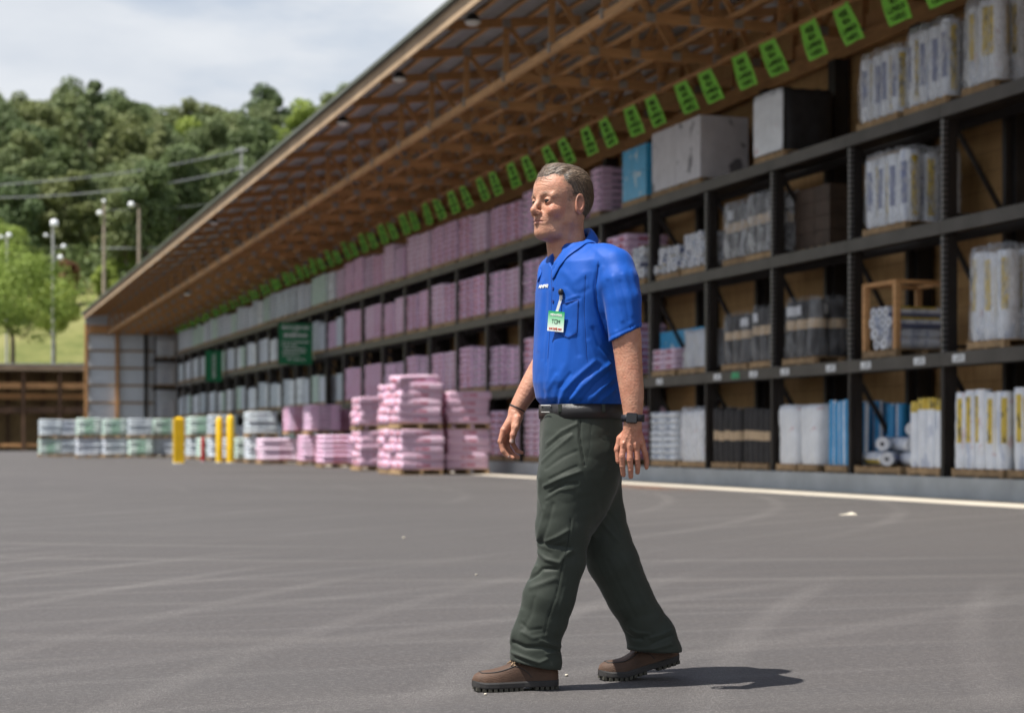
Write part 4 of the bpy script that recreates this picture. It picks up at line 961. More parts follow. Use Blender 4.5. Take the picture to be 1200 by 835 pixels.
# bright tree in front of the slope
def near_tree(px, d, zb, rx, rz, z0, label, seed, mat=None, nl=30):
    p = tree_proto('leafy_tree', rx, rz, z0, nl, 11000, .15, seed, mat or M_LEAF[2], z0 + .6, .2); X, Y, _ = at(px, d); p.location = (X, Y, zb); tag(p, label, 'tree'); return p
near_tree(14, 172, zhill(-47, 172) - .2, 6.6, 3.3, 5.6, 'bright green spreading tree at the left edge above the far shed', 31)
near_tree(62, 182, 7.6, 3.2, 2.2, 4.6, 'smaller bright green crown leaning right beside the light pole', 32)
near_tree(-6, 205, 13.0, 4.2, 3.2, 6.2, 'yellow green tree behind the spreading tree at the left edge', 33)
near_tree(150, 226, zhill(-47, 226) - .2, 2.4, 1.8, 1.2, 'low lime green bush beside the wooden utility poles', 34)
near_tree(125, 221, zhill(-48, 221) - .2, 2.0, 1.4, .9, 'low lime green bush left of the first wooden pole', 35)
M_RED = leafmat('leaf_russet', (.10, .035, .02), (.22, .09, .05))
near_tree(82, 214, zhill(-51, 214) - .2, 1.9, 2.0, 1.6, 'small russet leaved tree under the lamp pole', 36, M_RED, 14)
for i in range(9):
    px = 2 + i * 13.5; X, Y, _ = at(px, 178); V_, F_, _ = crown_arrays(.7, .35, .1, 6, 400, .09, 60 + i)
    o = npmesh('shrub', V_, F_, M_LEAF[2], None, False); o.location = (X, Y, zhill((px - 600) / FPX * 178, 178) - .05); tag(o, 'small clipped shrub behind the boulders, %s from the left' % ordw(i + 1), 'shrub', 'shrubs behind the boulders')
# undergrowth behind the trees so the wood has depth
V_ = []; F_ = []; r_ = np.random.default_rng(9); n_ = 60000; xx = r_.uniform(-115, 22, n_); dd_ = r_.uniform(222, 372, n_)
PP = np.array([c2w(x, d, zhill(x, d) + r_.uniform(.0, 4.5)) for x, d in zip(xx, dd_)]); nr = r_.normal(size=(n_, 3)); nr[:, 2] += .8; nr /= np.linalg.norm(nr, axis=1)[:, None]
aa = np.cross(nr, r_.normal(size=(n_, 3))); aa /= np.linalg.norm(aa, axis=1)[:, None]; bb_ = np.cross(nr, aa); s_ = r_.uniform(.35, .7, n_)[:, None]
ug = npmesh('undergrowth', np.stack([PP - aa * s_, PP - bb_ * s_ * .7, PP + aa * s_, PP + bb_ * s_ * .7], 1).reshape(-1, 3), np.arange(n_ * 4).reshape(-1, 4), M_LEAF[1], None, False); tag(ug, 'dark leafy undergrowth between the trees of the hill', 'undergrowth', kind='stuff')
# light poles and utility poles
M_POLE = varied('grey_pole', (.45, .45, .43), .1, 2, .5, .3); M_WPOLE = varied('weathered_pole', (.30, .25, .20), .2, 2, .85); M_LAMPW = varied('lamp_white', (.85, .87, .9), .03, 3, .3); M_WIRE = varied('wire', (.30, .31, .32), .1, 3, .5)
def zpy(py, d): return CAMH + (516 - py) * d / FPX
def pole(name, px, d, ytop, zb, r, mat, label, lamps=(), arms=()):
    X, Y, _ = at(px, d); e = empty(name, (X, Y, zb)); e.rotation_euler = (0, 0, -TH); h = zpy(ytop, d) - zb; m_ = d / FPX; tag(e, label, 'lamp post' if 'lamp' in name else 'pole')
    a = MB(); a.tube([(0, 0, -.5), (0, 0, h * .5), (0, 0, h)], [r * 1.25, r, r * .8], 10); a.build('mast', mat, e)
    for (dx, py, w_) in lamps:
        z = zpy(py, d) - zb; x = dx * m_; a = MB(); a.tube([(x, -.1, z - w_ * .45), (x, -.1, z - w_ * .3), (x, -.1, z + w_ * .3), (x, -.1, z + w_ * .5)], [w_ * .25, w_ * .5, w_ * .5, w_ * .2], 12)
        hd = a.build('lamp_head', M_LAMPW, e)
        if abs(x) > .1: a = MB(); a.bar((0, 0, z - .05), (x, -.05, z - .05), .07, .07); a.build('arm', mat, e)
    for (py, w_) in arms:
        z = zpy(py, d) - zb; a = MB(); a.bar((-w_, 0, z), (w_, 0, z), .12, .14); a.build('crossarm', mat, e)
        for x in (-w_ * .8, -w_ * .3, w_ * .3, w_ * .8): a = MB(); a.tube([(x, 0, z + .07), (x, 0, z + .22)], .05, 8); a.build('insulator', M_LAMPW, e)
    return e
pole('lamp_post', 62, 179, 262, 7.4, .13, M_POLE, 'tall grey light pole with round white lamps rising above the grass slope', lamps=((2, 262, .78), (-8, 276, .35), (13, 289, .45), (9, 302, .5)))
pole('lamp_post', 8, 183, 274, 8.0, .12, M_POLE, 'grey light pole at the left edge behind the spreading tree', lamps=((3, 276, .5), (-6, 278, .35)))
pole('utility_pole', 122, 218, 236, 17.0, .20, M_WPOLE, 'weathered wooden pole with a white lamp, left of two', lamps=((-5, 250, .65), (0, 236, .45)), arms=())
pole('utility_pole', 163, 216.5, 245, 17.0, .20, M_WPOLE, 'weathered wooden pole with a white floodlight, right of two', lamps=((-9, 240, .7),))
pole('utility_pole', 283, 240, 172, 22.0, .16, M_POLE, 'slim pale pole standing among the trees just above the eave', arms=((176, .7), (197, .6)))
def wire(name, p0, d0, p1, d1, sag, r, label):
    A = Vector((*at(p0[0], d0)[:2], zpy(p0[1], d0))); B = Vector((*at(p1[0], d1)[:2], zpy(p1[1], d1))); pts = [A.lerp(B, i / 12) - Vector((0, 0, sag * 4 * (i / 12) * (1 - i / 12))) for i in range(13)]
    a = MB(); a.tube(pts, r, 5); o = a.build(name, M_WIRE); tag(o, label, 'cable')
wire('overhead_cable', (-30, 218), 200, (283, 176), 240, .8, .07, 'upper dark cable sloping up to the slim pole')
wire('overhead_cable', (-30, 232), 200, (283, 197), 240, 1.0, .08, 'lower dark cable sloping up to the slim pole')
wire('overhead_cable', (122, 246), 218, (283, 232), 240, .5, .035, 'thin cable leaving the left wooden pole to the right')
wire('pipe_rail', (118, 291), 218, (196, 291), 226, 0, .10, 'straight pale rail between the two wooden poles')
# ------------------------------------------------------------------ the walking man
# modelled in a frame turned like the camera: x right, y away, z up, origin on the ground between the feet
random.seed(5)
PX0 = 681.3; X0M = (PX0 - 600) / FPX * MAND
man = empty('person', c2w(X0M, MAND)); man.rotation_euler = (0, 0, -TH)
tag(man, 'man in blue polo shirt and green trousers walking across the asphalt, left leg forward', 'person')
def P3(px, py, dy=0.0):
    d = MAND + dy; return np.array([(px - 600) / FPX * d - X0M, dy, CAMH - (py - 516) / FPX * d])
def proj(V):
    d = V[:, 1] + MAND; return 600 + FPX * (V[:, 0] + X0M) / d, 516 - (V[:, 2] - CAMH) * FPX / d
def grid(lo, hi, h):
    ax = [np.arange(lo[i], hi[i] + h, h, dtype=np.float32) for i in range(3)]
    return (ax[0][:, None, None], ax[1][None, :, None], ax[2][None, None, :]), ax
def cap(G, a, b, ra, rb, sy=1.0):
    x, y, z = G; a = np.asarray(a, np.float32); ba = np.asarray(b, np.float32) - a; l2 = float(ba @ ba) + 1e-12
    t = np.clip(((x - a[0]) * ba[0] + (y - a[1]) * ba[1] + (z - a[2]) * ba[2]) / l2, 0, 1)
    return np.sqrt((x - a[0] - t * ba[0]) ** 2 + ((y - a[1] - t * ba[1]) * sy) ** 2 + (z - a[2] - t * ba[2]) ** 2) - (ra + (rb - ra) * t)
def ell(G, c, r):
    x, y, z = G; k0 = np.sqrt(((x - c[0]) / r[0]) ** 2 + ((y - c[1]) / r[1]) ** 2 + ((z - c[2]) / r[2]) ** 2)
    return (k0 - 1) * min(r)
def smin(a, b, k):
    h = np.clip(0.5 + 0.5 * (b - a) / k, 0, 1); return b + (a - b) * h - k * h * (1 - h)
def smax(a, b, k): return -smin(-a, -b, k)
def nets(D, ax):
    """naive surface nets"""
    S = D < 0; nx, ny, nz = D.shape
    c = [(i, j, k) for i in (0, 1) for j in (0, 1) for k in (0, 1)]
    sub = lambda A, o: A[o[0]:nx - 1 + o[0], o[1]:ny - 1 + o[1], o[2]:nz - 1 + o[2]]
    cnt = sum(sub(S, o).astype(np.int8) for o in c); act = (cnt > 0) & (cnt < 8); idx = np.argwhere(act); n = len(idx)
    vid = np.full(act.shape, -1, np.int64); vid[act] = np.arange(n)
    acc = np.zeros((n, 3)); w_ = np.zeros(n)
    I, J, K = idx.T
    for e0 in c:
        for a_ in range(3):
            if e0[a_]: continue
            e1 = list(e0); e1[a_] = 1
            d0 = D[I + e0[0], J + e0[1], K + e0[2]]; d1 = D[I + e1[0], J + e1[1], K + e1[2]]; m = (d0 < 0) != (d1 < 0)
            t = np.where(m, d0 / np.where(m, d0 - d1, 1), 0); p = np.tile(np.array(e0, float), (n, 1)); p[:, a_] += t
            acc[m] += p[m]; w_[m] += 1
    acc /= np.maximum(w_, 1)[:, None]; h = ax[0][1] - ax[0][0]
    V = np.stack([ax[0][0] + (I + acc[:, 0]) * h, ax[1][0] + (J + acc[:, 1]) * h, ax[2][0] + (K + acc[:, 2]) * h], 1)
    Fs = []
    for a_ in range(3):
        b_, c_ = (a_ + 1) % 3, (a_ + 2) % 3; sl0 = [slice(None)] * 3; sl1 = [slice(None)] * 3; sl0[a_] = slice(0, -1); sl1[a_] = slice(1, None)
        s0 = S[tuple(sl0)]; s1 = S[tuple(sl1)]
        for flip, m in ((0, s0 & ~s1), (1, ~s0 & s1)):
            q = np.argwhere(m); q = q[(q[:, b_] > 0) & (q[:, c_] > 0) & (q[:, b_] < D.shape[b_] - 1) & (q[:, c_] < D.shape[c_] - 1)]
            def g(db, dc):
                r = q.copy(); r[:, b_] -= db; r[:, c_] -= dc; return vid[r[:, 0], r[:, 1], r[:, 2]]
            f = np.stack([g(1, 1), g(0, 1), g(0, 0), g(1, 0)], 1); Fs.append(f[:, ::-1] if flip else f)
    F = np.concatenate(Fs); return V, F[(F >= 0).all(1)]
def vnorm(V, F):
    n = np.cross(V[F[:, 2]] - V[F[:, 0]], V[F[:, 3]] - V[F[:, 1]]); N = np.zeros_like(V)
    for k in range(4): np.add.at(N, F[:, k], n)
    return N / (np.linalg.norm(N, axis=1)[:, None] + 1e-12)
def relax(V, F, it=2, f=0.5):
    for _ in range(it):
        A = np.zeros_like(V); c = np.zeros(len(V))
        for k in range(4):
            for m in (1, 3): np.add.at(A, F[:, k], V[F[:, (k + m) % 4]]); np.add.at(c, F[:, k], 1)
        V = V * (1 - f) + f * A / np.maximum(c, 1)[:, None]
    return V
def segd(px, py, pts):
    d = np.full(len(px), 1e9)
    for (x0, y0), (x1, y1) in zip(pts[:-1], pts[1:]):
        vx, vy = x1 - x0, y1 - y0; t = np.clip(((px - x0) * vx + (py - y0) * vy) / (vx * vx + vy * vy), 0, 1)
        d = np.minimum(d, np.hypot(px - x0 - t * vx, py - y0 - t * vy))
    return d
def folds(V, N, lst, yc=None):
    """cloth folds: ridges (+) and creases (-) along lines, on the side towards -y"""
    px, py = proj(V); face = np.clip(-N[:, 1] * 1.6 + 0.35, 0, 1); disp = np.zeros(len(V))
    for pts, w_, amp in lst:
        d = segd(px, py, pts); disp += amp * 0.001 * np.exp(-(d / w_) ** 2)
    return V + N * (disp * face)[:, None]
def snoise(V, f, seed):
    r = np.random.RandomState(seed); out = np.zeros(len(V))
    for i in range(7):
        k = r.normal(size=3); k *= f * r.uniform(.6, 1.5) / np.linalg.norm(k); q = V @ k + r.uniform(0, 6) + 1.3 * np.sin(V @ (r.normal(size=3) * f * .4)); out += np.sin(q)
    return out / 7
def stack(G, rows, phi, p=2.2):
    """rows: (py, centre px, front radius, back radius, half width)"""
    x, y, z = G; zr = np.array([CAMH - (r[0] - 516) / FPX * MAND for r in rows])[::-1]
    it = lambda k: np.interp(z.ravel(), zr, np.array([r[k] for r in rows], float)[::-1]).astype(np.float32)[None, None, :]
    cx = (it(1) - 600) / FPX * MAND - X0M; af, ab, b = it(2), it(3), it(4); c, s = math.cos(phi), math.sin(phi)
    u = -(x - cx) * c - y * s; v = (x - cx) * s - y * c
    a = np.where(u > 0, af, ab); r = ((np.abs(u) / a) ** p + (np.abs(v) / b) ** p) ** (1 / p)
    d = (r - 1) * np.minimum(a, b) * 0.9
    return np.maximum(d, np.maximum(z - zr[-1], zr[0] - z))
PHI = R(28)
# ---- materials
def cloth(name, c, rough, weave, wb=.15, sheen=.2, lint=.06):
    t = MT(name); v = t.noise(9, None, 4); t.col(t.ramp(v, [(.3, tuple(x * (1 - lint) for x in c)), (.7, tuple(x * (1 + lint) for x in c))]))
    b1 = t.noise(weave, None, 2, .6); b2 = t.noise(38, t.coord(scale=(1, 1, .6)), 3, .5, .5); t.bump(t.math('ADD', t.math('MULTIPLY', b1, wb), t.math('MULTIPLY', b2, .35)), .5, .004)
    return t.set(rough, 0, .25, **{'Sheen Weight': sheen, 'Sheen Roughness': .4})
M_SHIRT = cloth('blue_polo', (.003, .070, .36), .60, 420, .15, .08)
M_SHIRTD = cloth('blue_polo_stitch', (.003, .025, .17), .55, 420)
M_TROU = cloth('green_trousers', (.031, .038, .030), .62, 600, .25, .12, .10)
M_BELT = varied('black_leather', (.018, .017, .018), .2, 20, .38, bump=.2, bscale=300); M_CHROME = varied('buckle_metal', (.55, .54, .52), .1, 10, .4, .45)
M_BOOT = varied('brown_nubuck', (.080, .044, .027), .28, 14, .62, bump=.35, bscale=260); M_SOLE = varied('boot_sole', (.035, .033, .032), .2, 10, .7); M_LUG = varied('boot_lugs', (.055, .052, .040), .2, 10, .8)
M_LACE = varied('lace_tan', (.30, .21, .13), .2, 60, .8); M_BAND = varied('watch_band', (.012, .013, .018), .1, 9, .45); M_GLASS = varied('watch_glass', (.004, .004, .006), .1, 9, .08, spec=.7)
def skin():
    t = MT('skin'); at_ = lambda n: t.n('ShaderNodeAttribute', attribute_name=n).outputs['Fac']
    v = t.noise(26, None, 4); v2 = t.noise(90, None, 3)
    c = t.ramp(v, [(.3, (.39, .182, .115)), (.7, (.52, .275, .182))]); c = t.mix(t.math('MULTIPLY', t.step(v2, .55, .7), .30), c, (.38, .15, .09))
    c = t.mix(t.math('MULTIPLY', at_('red'), .38), c, (.46, .13, .085)); c = t.mix(at_('lip'), c, (.34, .12, .10)); c = t.mix(t.math('MULTIPLY', at_('beard'), .35), c, (.17, .105, .075)); c = t.mix(t.math('MULTIPLY', at_('brow'), .8), c, (.14, .09, .06)); c = t.mix(at_('nail'), c, (.66, .46, .39))
    t.col(c); t.bump(t.math('ADD', t.noise(170, None, 3), t.math('MULTIPLY', t.noise(55, None, 3), .9)), .6, .003)
    return t.set(.48, 0, .4, **{'Subsurface Weight': .10, 'Subsurface Scale': .008, 'Subsurface Radius': (1, .35, .2)})
M_SKIN = skin()
M_EYEW = varied('eye_white', (.58, .52, .48), .05, 9, .2); M_IRIS = varied('iris_dark', (.018, .014, .012), .1, 9, .15)

parts_v = []; parts_f = []; parts_a = []; off = 0
def addpart(V, F, **at_):
    global off
    n = len(V); parts_v.append(V); parts_f.append(F + off); off += n; parts_a.append({k: at_.get(k, np.zeros(n)) for k in ('red', 'lip', 'beard', 'brow', 'nail')})
# ---- head (own frame f forward, l left, u up)
HS = 1.06; HC = P3(656.8, 239.0, .0); HP = R(37); 
HF = np.array([-math.cos(HP), -math.sin(HP), 0]); HLf = np.array([math.sin(HP), -math.cos(HP), 0]); HU = np.array([0, 0, 1.0])
tl_ = R(2); HF = HF * math.cos(tl_) + HU * math.sin(tl_); HU = np.cross(HF, HLf) 
def h2l(V): return HC + HS * (V[:, :1] * HF * .955 + V[:, 1:2] * HLf + V[:, 2:3] * HU)
hh = .0019
G, ax = grid((-.13, -.10, -.25), (.15, .10, .14), hh); f_, l_, u_ = G; al = np.abs(l_); GS = (f_, al, u_)
cran = ell(G, (-.010, 0, .030), (.103, .077, .088))
fore = ell(G, (.028, 0, .040), (.063, .064, .064)); sk = smin(cran, fore, .03)
face = ell(G, (.028, 0, -.040), (.060, .053, .079)); sk = smin(sk, face, .03)
jaw = cap(GS, (.002, .043, -.060), (.066, .015, -.097), .016, .0145); sk = smin(sk, jaw, .026)
sk = smin(sk, cap(GS, (-.004, .056, -.02), (.002, .052, -.062), .016, .016), .025)
sk = smin(sk, ell(G, (.079, 0, -.102), (.017, .021, .016)), .016)
sk = smin(sk, ell(GS, (.060, .043, -.032), (.026, .019, .020)), .018)
sk = smin(sk, ell(G, (.076, 0, -.066), (.026, .032, .028)), .018)
sk = smin(sk, cap(GS, (.0865, .014, .0175), (.074, .047, .0145), .0108, .0100), .011)          # brows
sk = smin(sk, ell(G, (.035, 0, -.105), (.045, .04, .02)), .02)                              # soft under-chin
sk = smin(sk, cap(G, (-.028, 0, -.05), (-.040, 0, -.15), .056, .056), .03); sk = smin(sk, cap(G, (-.040, 0, -.15), (-.052, 0, -.25), .059, .075), .03)
sk = smin(sk, cap(GS, (.0, .045, -.09), (.015, .012, -.22), .012, .012), .02)
sk = smax(sk, -ell(GS, (.100, .033, -.003), (.019, .019, .0145)), .012)                       # sockets
sk = smin(sk, cap(G, (.088, 0, .010), (.114, 0, -.030), .0075, .0105), .011); sk = smin(sk, ell(G, (.1135, 0, -.035), (.0112, .0098, .0098)), .007)
sk = smin(sk, ell(GS, (.1015, .0125, -.0405), (.011, .0075, .0085)), .006)
sk = smax(sk, -ell(GS, (.1055, .0068, -.0485), (.0055, .0035, .0045)), .003)                  # nostrils
lid = ell(GS, (.0772, .0325, -.001), (.0152, .0165, .0142)); lid = np.maximum(lid, .066 - f_ + 0 * al); sk = smin(sk, lid, .005)
slit = ell(GS, (.094, .0325, -.0025), (.015, .0132, .0045)); sk = smax(sk, -slit, .0015)
sk = smin(sk, cap(GS, (.1045, 0, -.0630), (.090, .0215, -.0668), .0048, .0022), .004); sk = smin(sk, cap(GS, (.1025, 0, -.0735), (.089, .019, -.0705), .0058, .0025), .004)
sk = smax(sk, -cap(GS, (.110, 0, -.0678), (.092, .024, -.0688), .0020, .0013), .0018)
sk = smax(sk, -cap(GS, (.1075, .016, -.040), (.091, .0305, -.068), .0022, .0018), .006)         # nasolabial fold
# ears
eu = -.006; ear = ell(GS, (-.016, .082, eu), (.0195, .0095, .0350)); ear = smax(ear, -ell(GS, (-.011, .0915, eu + .003), (.0125, .0100, .023)), .002)
ear = smin(ear, cap(GS, (-.004, .079, eu - .003), (-.006, .078, eu - .022), .005, .006), .004); sk = smin(sk, ear, .004)
V, F = nets(sk, ax); V = relax(V, F, 1, .35); fv, lv, uv = V.T; av = np.abs(lv)
g2 = lambda x, c, s: np.exp(-((x - c) / s) ** 2)
lip = np.where((fv > .085), g2(uv, -.0685, .0085) * (av < .0235 - np.clip(np.abs(uv + .0685) - .003, 0, 1) * 1.3), 0) * .75
red = np.clip(g2(uv, -.03, .022) * g2(av, .05, .022) * (fv > .03) + g2(uv, -.038, .014) * (fv > .104) * .4 + .8 * (av > .079) + .55 * g2(uv, .06, .03) * (fv > .05) * snoise(V, 60, 2) + .4 * (uv < -.12), 0, 1)
brow = np.clip(g2(uv, .0235 - .10 * np.abs(av - .03), .0048) * g2(av, .032, .0165) * (fv > .06), 0, 1)
flv = .092 - .048 * np.clip((av - .018) / .040, 0, 1) - .02 * np.clip((.07 - uv) / .05, 0, 1); brow = np.clip(brow + (uv > .0) * np.clip(1 - (fv - flv) / .011, 0, 1) * (.55 + .45 * snoise(V * [1, 3, 1], 300, 31)), 0, 1)
beard = np.clip((uv < -.045) * (uv > -.125) * (fv > .0) * np.clip((-.045 - uv) / .015, 0, 1) * (.6 + .4 * snoise(V, 150, 8)), 0, 1) * .7 + np.clip(g2(uv, -.02, .028) * g2(fv, .018, .014) * (av > .05), 0, 1) * .8
fw = sum(np.exp(-((uv - u0 - .004 * np.cos(lv * 60) - .0015 * np.sin(lv * 170 + u0 * 900)) / .0016) ** 2) for u0 in (.046, .057, .068)) * (fv > .05) * (av < .045)
cf = sum(np.exp(-((uv - u0 + (av - .055) * k_) / .0016) ** 2) for u0, k_ in ((.003, -.5), (-.006, .1), (-.014, .6))) * (av > .047) * (av < .068) * (fv > .03)
nl_ = vnorm(V, F); V = V - nl_ * ((fw * .0011 + cf * .0008))[:, None] + nl_ * (snoise(V, 320, 3) * .0003 + snoise(V, 110, 4) * .0006 * (uv > -.12))[:, None]
addpart(h2l(V), F, lip=lip, red=red, brow=brow, beard=beard)
# hair
top = np.clip((u_ - .05) / .06, 0, 1); stv = np.sin(al * 900 + 3 * np.sin(f_ * 60 + u_ * 30)) * .0009 * top + np.sin(f_ * 700 + u_ * 140 + 2 * np.sin(u_ * 90)) * .0007 * (1 - top)
base = smin(cran, fore, .03); base = smin(base, face, .03)
hd = base - .0045 - .0065 * top - stv * .4 - .004 * np.clip(-f_ / .08, 0, 1)
fl_ = .092 - .048 * np.clip((al - .018) / .040, 0, 1) - .02 * np.clip((.07 - u_) / .05, 0, 1) + .003 * np.sin(al * 300)
ub = np.where(f_ > .0, -.012 + 0 * f_, np.where(f_ > -.03, .012 + 0 * f_, -.080 + 0 * f_)); ub = np.interp(f_.ravel(), [-.11, -.05, -.036, -.030, .004, .010, .022, .03], [-.088, -.082, -.070, .018, .022, -.026, -.022, .01]).astype(np.float32)[:, None, None]
hd = hd + .0088 * (1 - np.clip((fl_ - f_) / .034, 0, 1)); hd = smax(hd, f_ - fl_, .004); hd = smax(hd, ub - u_ + 0 * al, .005); hd = smax(hd, -(base + .004), .002)
Vh, Fh = nets(hd, ax); Vh = relax(Vh, Fh, 1, .25)
def hairmat(name, lo, hi, sc):
    t = MT(name); a_ = t.noise(1.0, t.coord(scale=sc), 4, .6, .3); t.col(t.ramp(a_, [(.35, lo), (.65, hi)])); t.bump(a_, .5, .004); return t.set(.42, 0, .5)
M_HAIR = hairmat('hair_brown', (.026, .017, .011), (.11, .072, .045), (120, 260, 90)); M_HAIR_SUNGREY = hairmat('hair_sunlit_grey', (.14, .095, .062), (.34, .25, .17), (60, 200, 60))
Nh = vnorm(Vh, Fh); Vl = h2l(Vh)
hair = npmesh('hair', Vl, Fh, [M_HAIR], man)
# fine strands lying on the hair
ids = np.random.default_rng(3).choice(len(Vh), 9000); SV = []; SF = []; SM = []
for q in ids:
    p = Vh[q]; n_ = Nh[q]
    if n_ @ (p - np.array([-.01, 0, .03])) < 0: continue
    tp = min(1, max(0, (p[2] - .05) / .05)); fl = np.array([-.8, .25 * np.sign(p[1]) + random.uniform(-.2, .2), .25]) * tp + np.array([-.35, 0, -1]) * (1 - tp) + np.random.normal(0, .12, 3)
    fl -= n_ * (fl @ n_); fl /= np.linalg.norm(fl) + 1e-9; sd = np.cross(fl, n_) * .0008; ln = random.uniform(.008, .018) * (1 + tp * .8); k = len(SV)
    for s_, li_ in ((0, -.0005), (.5, random.uniform(.0010, .0030)), (1.0, random.uniform(.0004, .0035))):
        c_ = p + fl * ln * s_ + n_ * li_ - n_ * (s_ ** 2) * ln * ln * 5; wd_ = sd * (1 - s_ * .8); SV.append(c_ - wd_); SV.append(c_ + wd_)
    SF += [(k, k + 1, k + 3, k + 2), (k + 2, k + 3, k + 5, k + 4)]; g_ = 1 if random.random() < (.12 + .45 * tp + (.3 if p[0] > .0 and p[2] < .02 else 0)) else 0; SM += [g_, g_]  # paler strands paint sunlight on the crown; those at the sideburns are grey hair
for q in range(26):
    p = np.array([random.uniform(.02, .085), random.uniform(-.03, .05), 0]); p[2] = .112 - max(0, p[0] - .03) * .42; dr_ = np.array([random.uniform(.2, 1.0), random.uniform(-.5, .5), random.uniform(.5, 1.2)]); dr_ /= np.linalg.norm(dr_); k = len(SV)
    for s_ in (0, .5, 1.0):
        c_ = p + dr_ * .020 * s_ + np.array([-.010, 0, -.006]) * s_ ** 2; SV.append(c_ - [0, .0004, 0]); SV.append(c_ + [0, .0004, 0])
    SF += [(k, k + 1, k + 3, k + 2), (k + 2, k + 3, k + 5, k + 4)]; SM += [q % 2, q % 2]
npmesh('hair_strands', h2l(np.array(SV)), np.array(SF), [M_HAIR, M_HAIR_SUNGREY], hair, mi=SM)
for s_ in (1, -1):
    a = MB(); c_ = h2l(np.array([[.0775, s_ * .0325, -.0015]]))[0]; V2 = []; F2 = []; n1, n2 = 16, 12
    for j in range(n1 + 1):
        for i in range(n2):
            th, ph = math.pi * j / n1, 2 * math.pi * i / n2; d_ = HF * math.cos(th) + HLf * math.sin(th) * math.cos(ph) + HU * math.sin(th) * math.sin(ph); V2.append(c_ + d_ * .0138 * HS)
    for j in range(n1):
        for i in range(n2): a.m.append(1 if j < 5 else 0); F2.append((j * n2 + i, (j + 1) * n2 + i, (j + 1) * n2 + (i + 1) % n2, j * n2 + (i + 1) % n2))
    a.v = [tuple(v) for v in V2]; a.f = F2; a.sm = [True] * len(F2); a.n = len(V2); a.build('eye', [M_EYEW, M_IRIS], man)
# ---- arms and hands
def chain(G, pts, k=.006, sy=1.0):
    d = None
    for (a, b) in zip(pts[:-1], pts[1:]):
        c = cap(G, P3(*a[:3]), P3(*b[:3]), a[3], b[3], sy); d = c if d is None else smin(d, c, k)
    return d
def densify(pts, m=5):
    P_ = np.array(pts, float); o_ = []
    for i in range(len(P_) - 1):
        a0, a1, a2, a3 = P_[max(i - 1, 0)], P_[i], P_[i + 1], P_[min(i + 2, len(P_) - 1)]
        for q in range(m): t_ = q / m; o_.append(tuple(.5 * (2 * a1 + (a2 - a0) * t_ + (2 * a0 - 5 * a1 + 4 * a2 - a3) * t_ ** 2 + (3 * a1 - a0 - 3 * a2 + a3) * t_ ** 3)))
    return o_ + [tuple(P_[-1])]
def bounds(pts, m): Q = np.array([P3(*p[:3]) for p in pts]); return Q.min(0) - m, Q.max(0) + m
LD = -.235
lpts = [(727, 350, -.20, .040), (733, 388, -.211, .050), (736, 415, -.215, .0465), (738, 438, -.222, .0435), (740.5, 460, -.228, .0400), (741.5, 480, -.232, .0335), (741.5, 497, LD, .0300)]
lf = [[(731, 521, LD, .0105), (729, 534, LD - .004, .0092), (729.3, 545, LD + .004, .0084), (730.5, 556, LD + .017, .0074)], [(738, 525, LD - .003, .011), (738.2, 538, LD - .006, .0094), (739, 549, LD + .003, .0086), (739.3, 558, LD + .013, .0076)],
      [(745.5, 524, LD, .0105), (747, 537, LD - .002, .0090), (747.5, 546, LD + .006, .0082), (747, 553, LD + .017, .0072)], [(752.5, 520, LD + .006, .0098), (756.5, 532, LD + .006, .0082), (758, 541, LD + .013, .0074), (757.5, 547.5, LD + .022, .0066)]]
lo, hi = bounds(lpts + sum(lf, []), .06); G, ax = grid(lo, hi, .0021)
d = chain(G, densify(lpts), .001, 1.12)
for (a, b) in (((738, 499, LD + .004, .019), (730.5, 520, LD + .003, .0135)), ((740, 498, LD, .020), (738, 523, LD, .014)), ((743, 499, LD, .019), (745.5, 522, LD + .002, .0135)), ((745, 501, LD + .006, .017), (752, 518, LD + .008, .0125))): d = smin(d, cap(G, P3(*a[:3]), P3(*b[:3]), a[3], b[3]), .010)
d = smin(d, chain(G, [(738, 503, LD + .030, .016), (727.5, 514, LD + .034, .014), (723.5, 526, LD + .035, .0105), (724.5, 540, LD + .032, .0088)], .006), .010)
fg = None
for c_ in lf: q = chain(G, c_, .003) - .0009; fg = q if fg is None else np.minimum(fg, q)
d = smin(d, fg, .0045)
for kx, ky in ((730.5, 520), (738, 523), (745.5, 522), (752, 518)): d = smin(d, cap(G, P3(kx, ky - 1, LD - .011), P3(kx, ky + 2, LD - .010), .0055, .005), .006)
V, F = nets(d, ax); V = relax(V, F, 3, .5); px, py = proj(V); N = vnorm(V, F)
front = np.clip(-N[:, 1] * 2, 0, 1); hand = np.clip((py - 497) / 8, 0, 1)
for pts, w_, am in ((((739, 502), (731, 519)), 1.2, .9), (((740.5, 502), (738, 521)), 1.2, 1.1), (((742.5, 502), (745.5, 520)), 1.2, 1.0), (((745, 503), (751.5, 516)), 1.2, .8), (((733, 505), (741, 512), (737, 520)), .9, .8), (((748, 505), (742, 514), (743, 521)), .9, .9), (((736, 462), (741, 478)), 1.5, .7)):
    V = V + N * (np.exp(-(segd(px, py, pts) / w_) ** 2) * am * .0011 * front)[:, None]
V = V + N * (snoise(V, 260, 5) * .0006 * hand)[:, None]
for c_ in lf:
    for q in c_[1:3]: V = V - N * (np.exp(-(np.hypot((px - q[0]) / 3.5, (py - q[1]) / 1.0)) ** 2) * .0011 * front)[:, None]
nail = np.zeros(len(V))
addpart(V, F, red=np.clip(.38 * snoise(V, 90, 6) + .5 * hand + .12, 0, 1), nail=nail)
RD = .17
rpts = [(664, 352, .185, .05), (652, 396, .195, .047), (642, 418, .19, .0445), (625, 447, .182, .0400), (611, 470, .174, .0315), (604.5, 482, .172, .0275)]
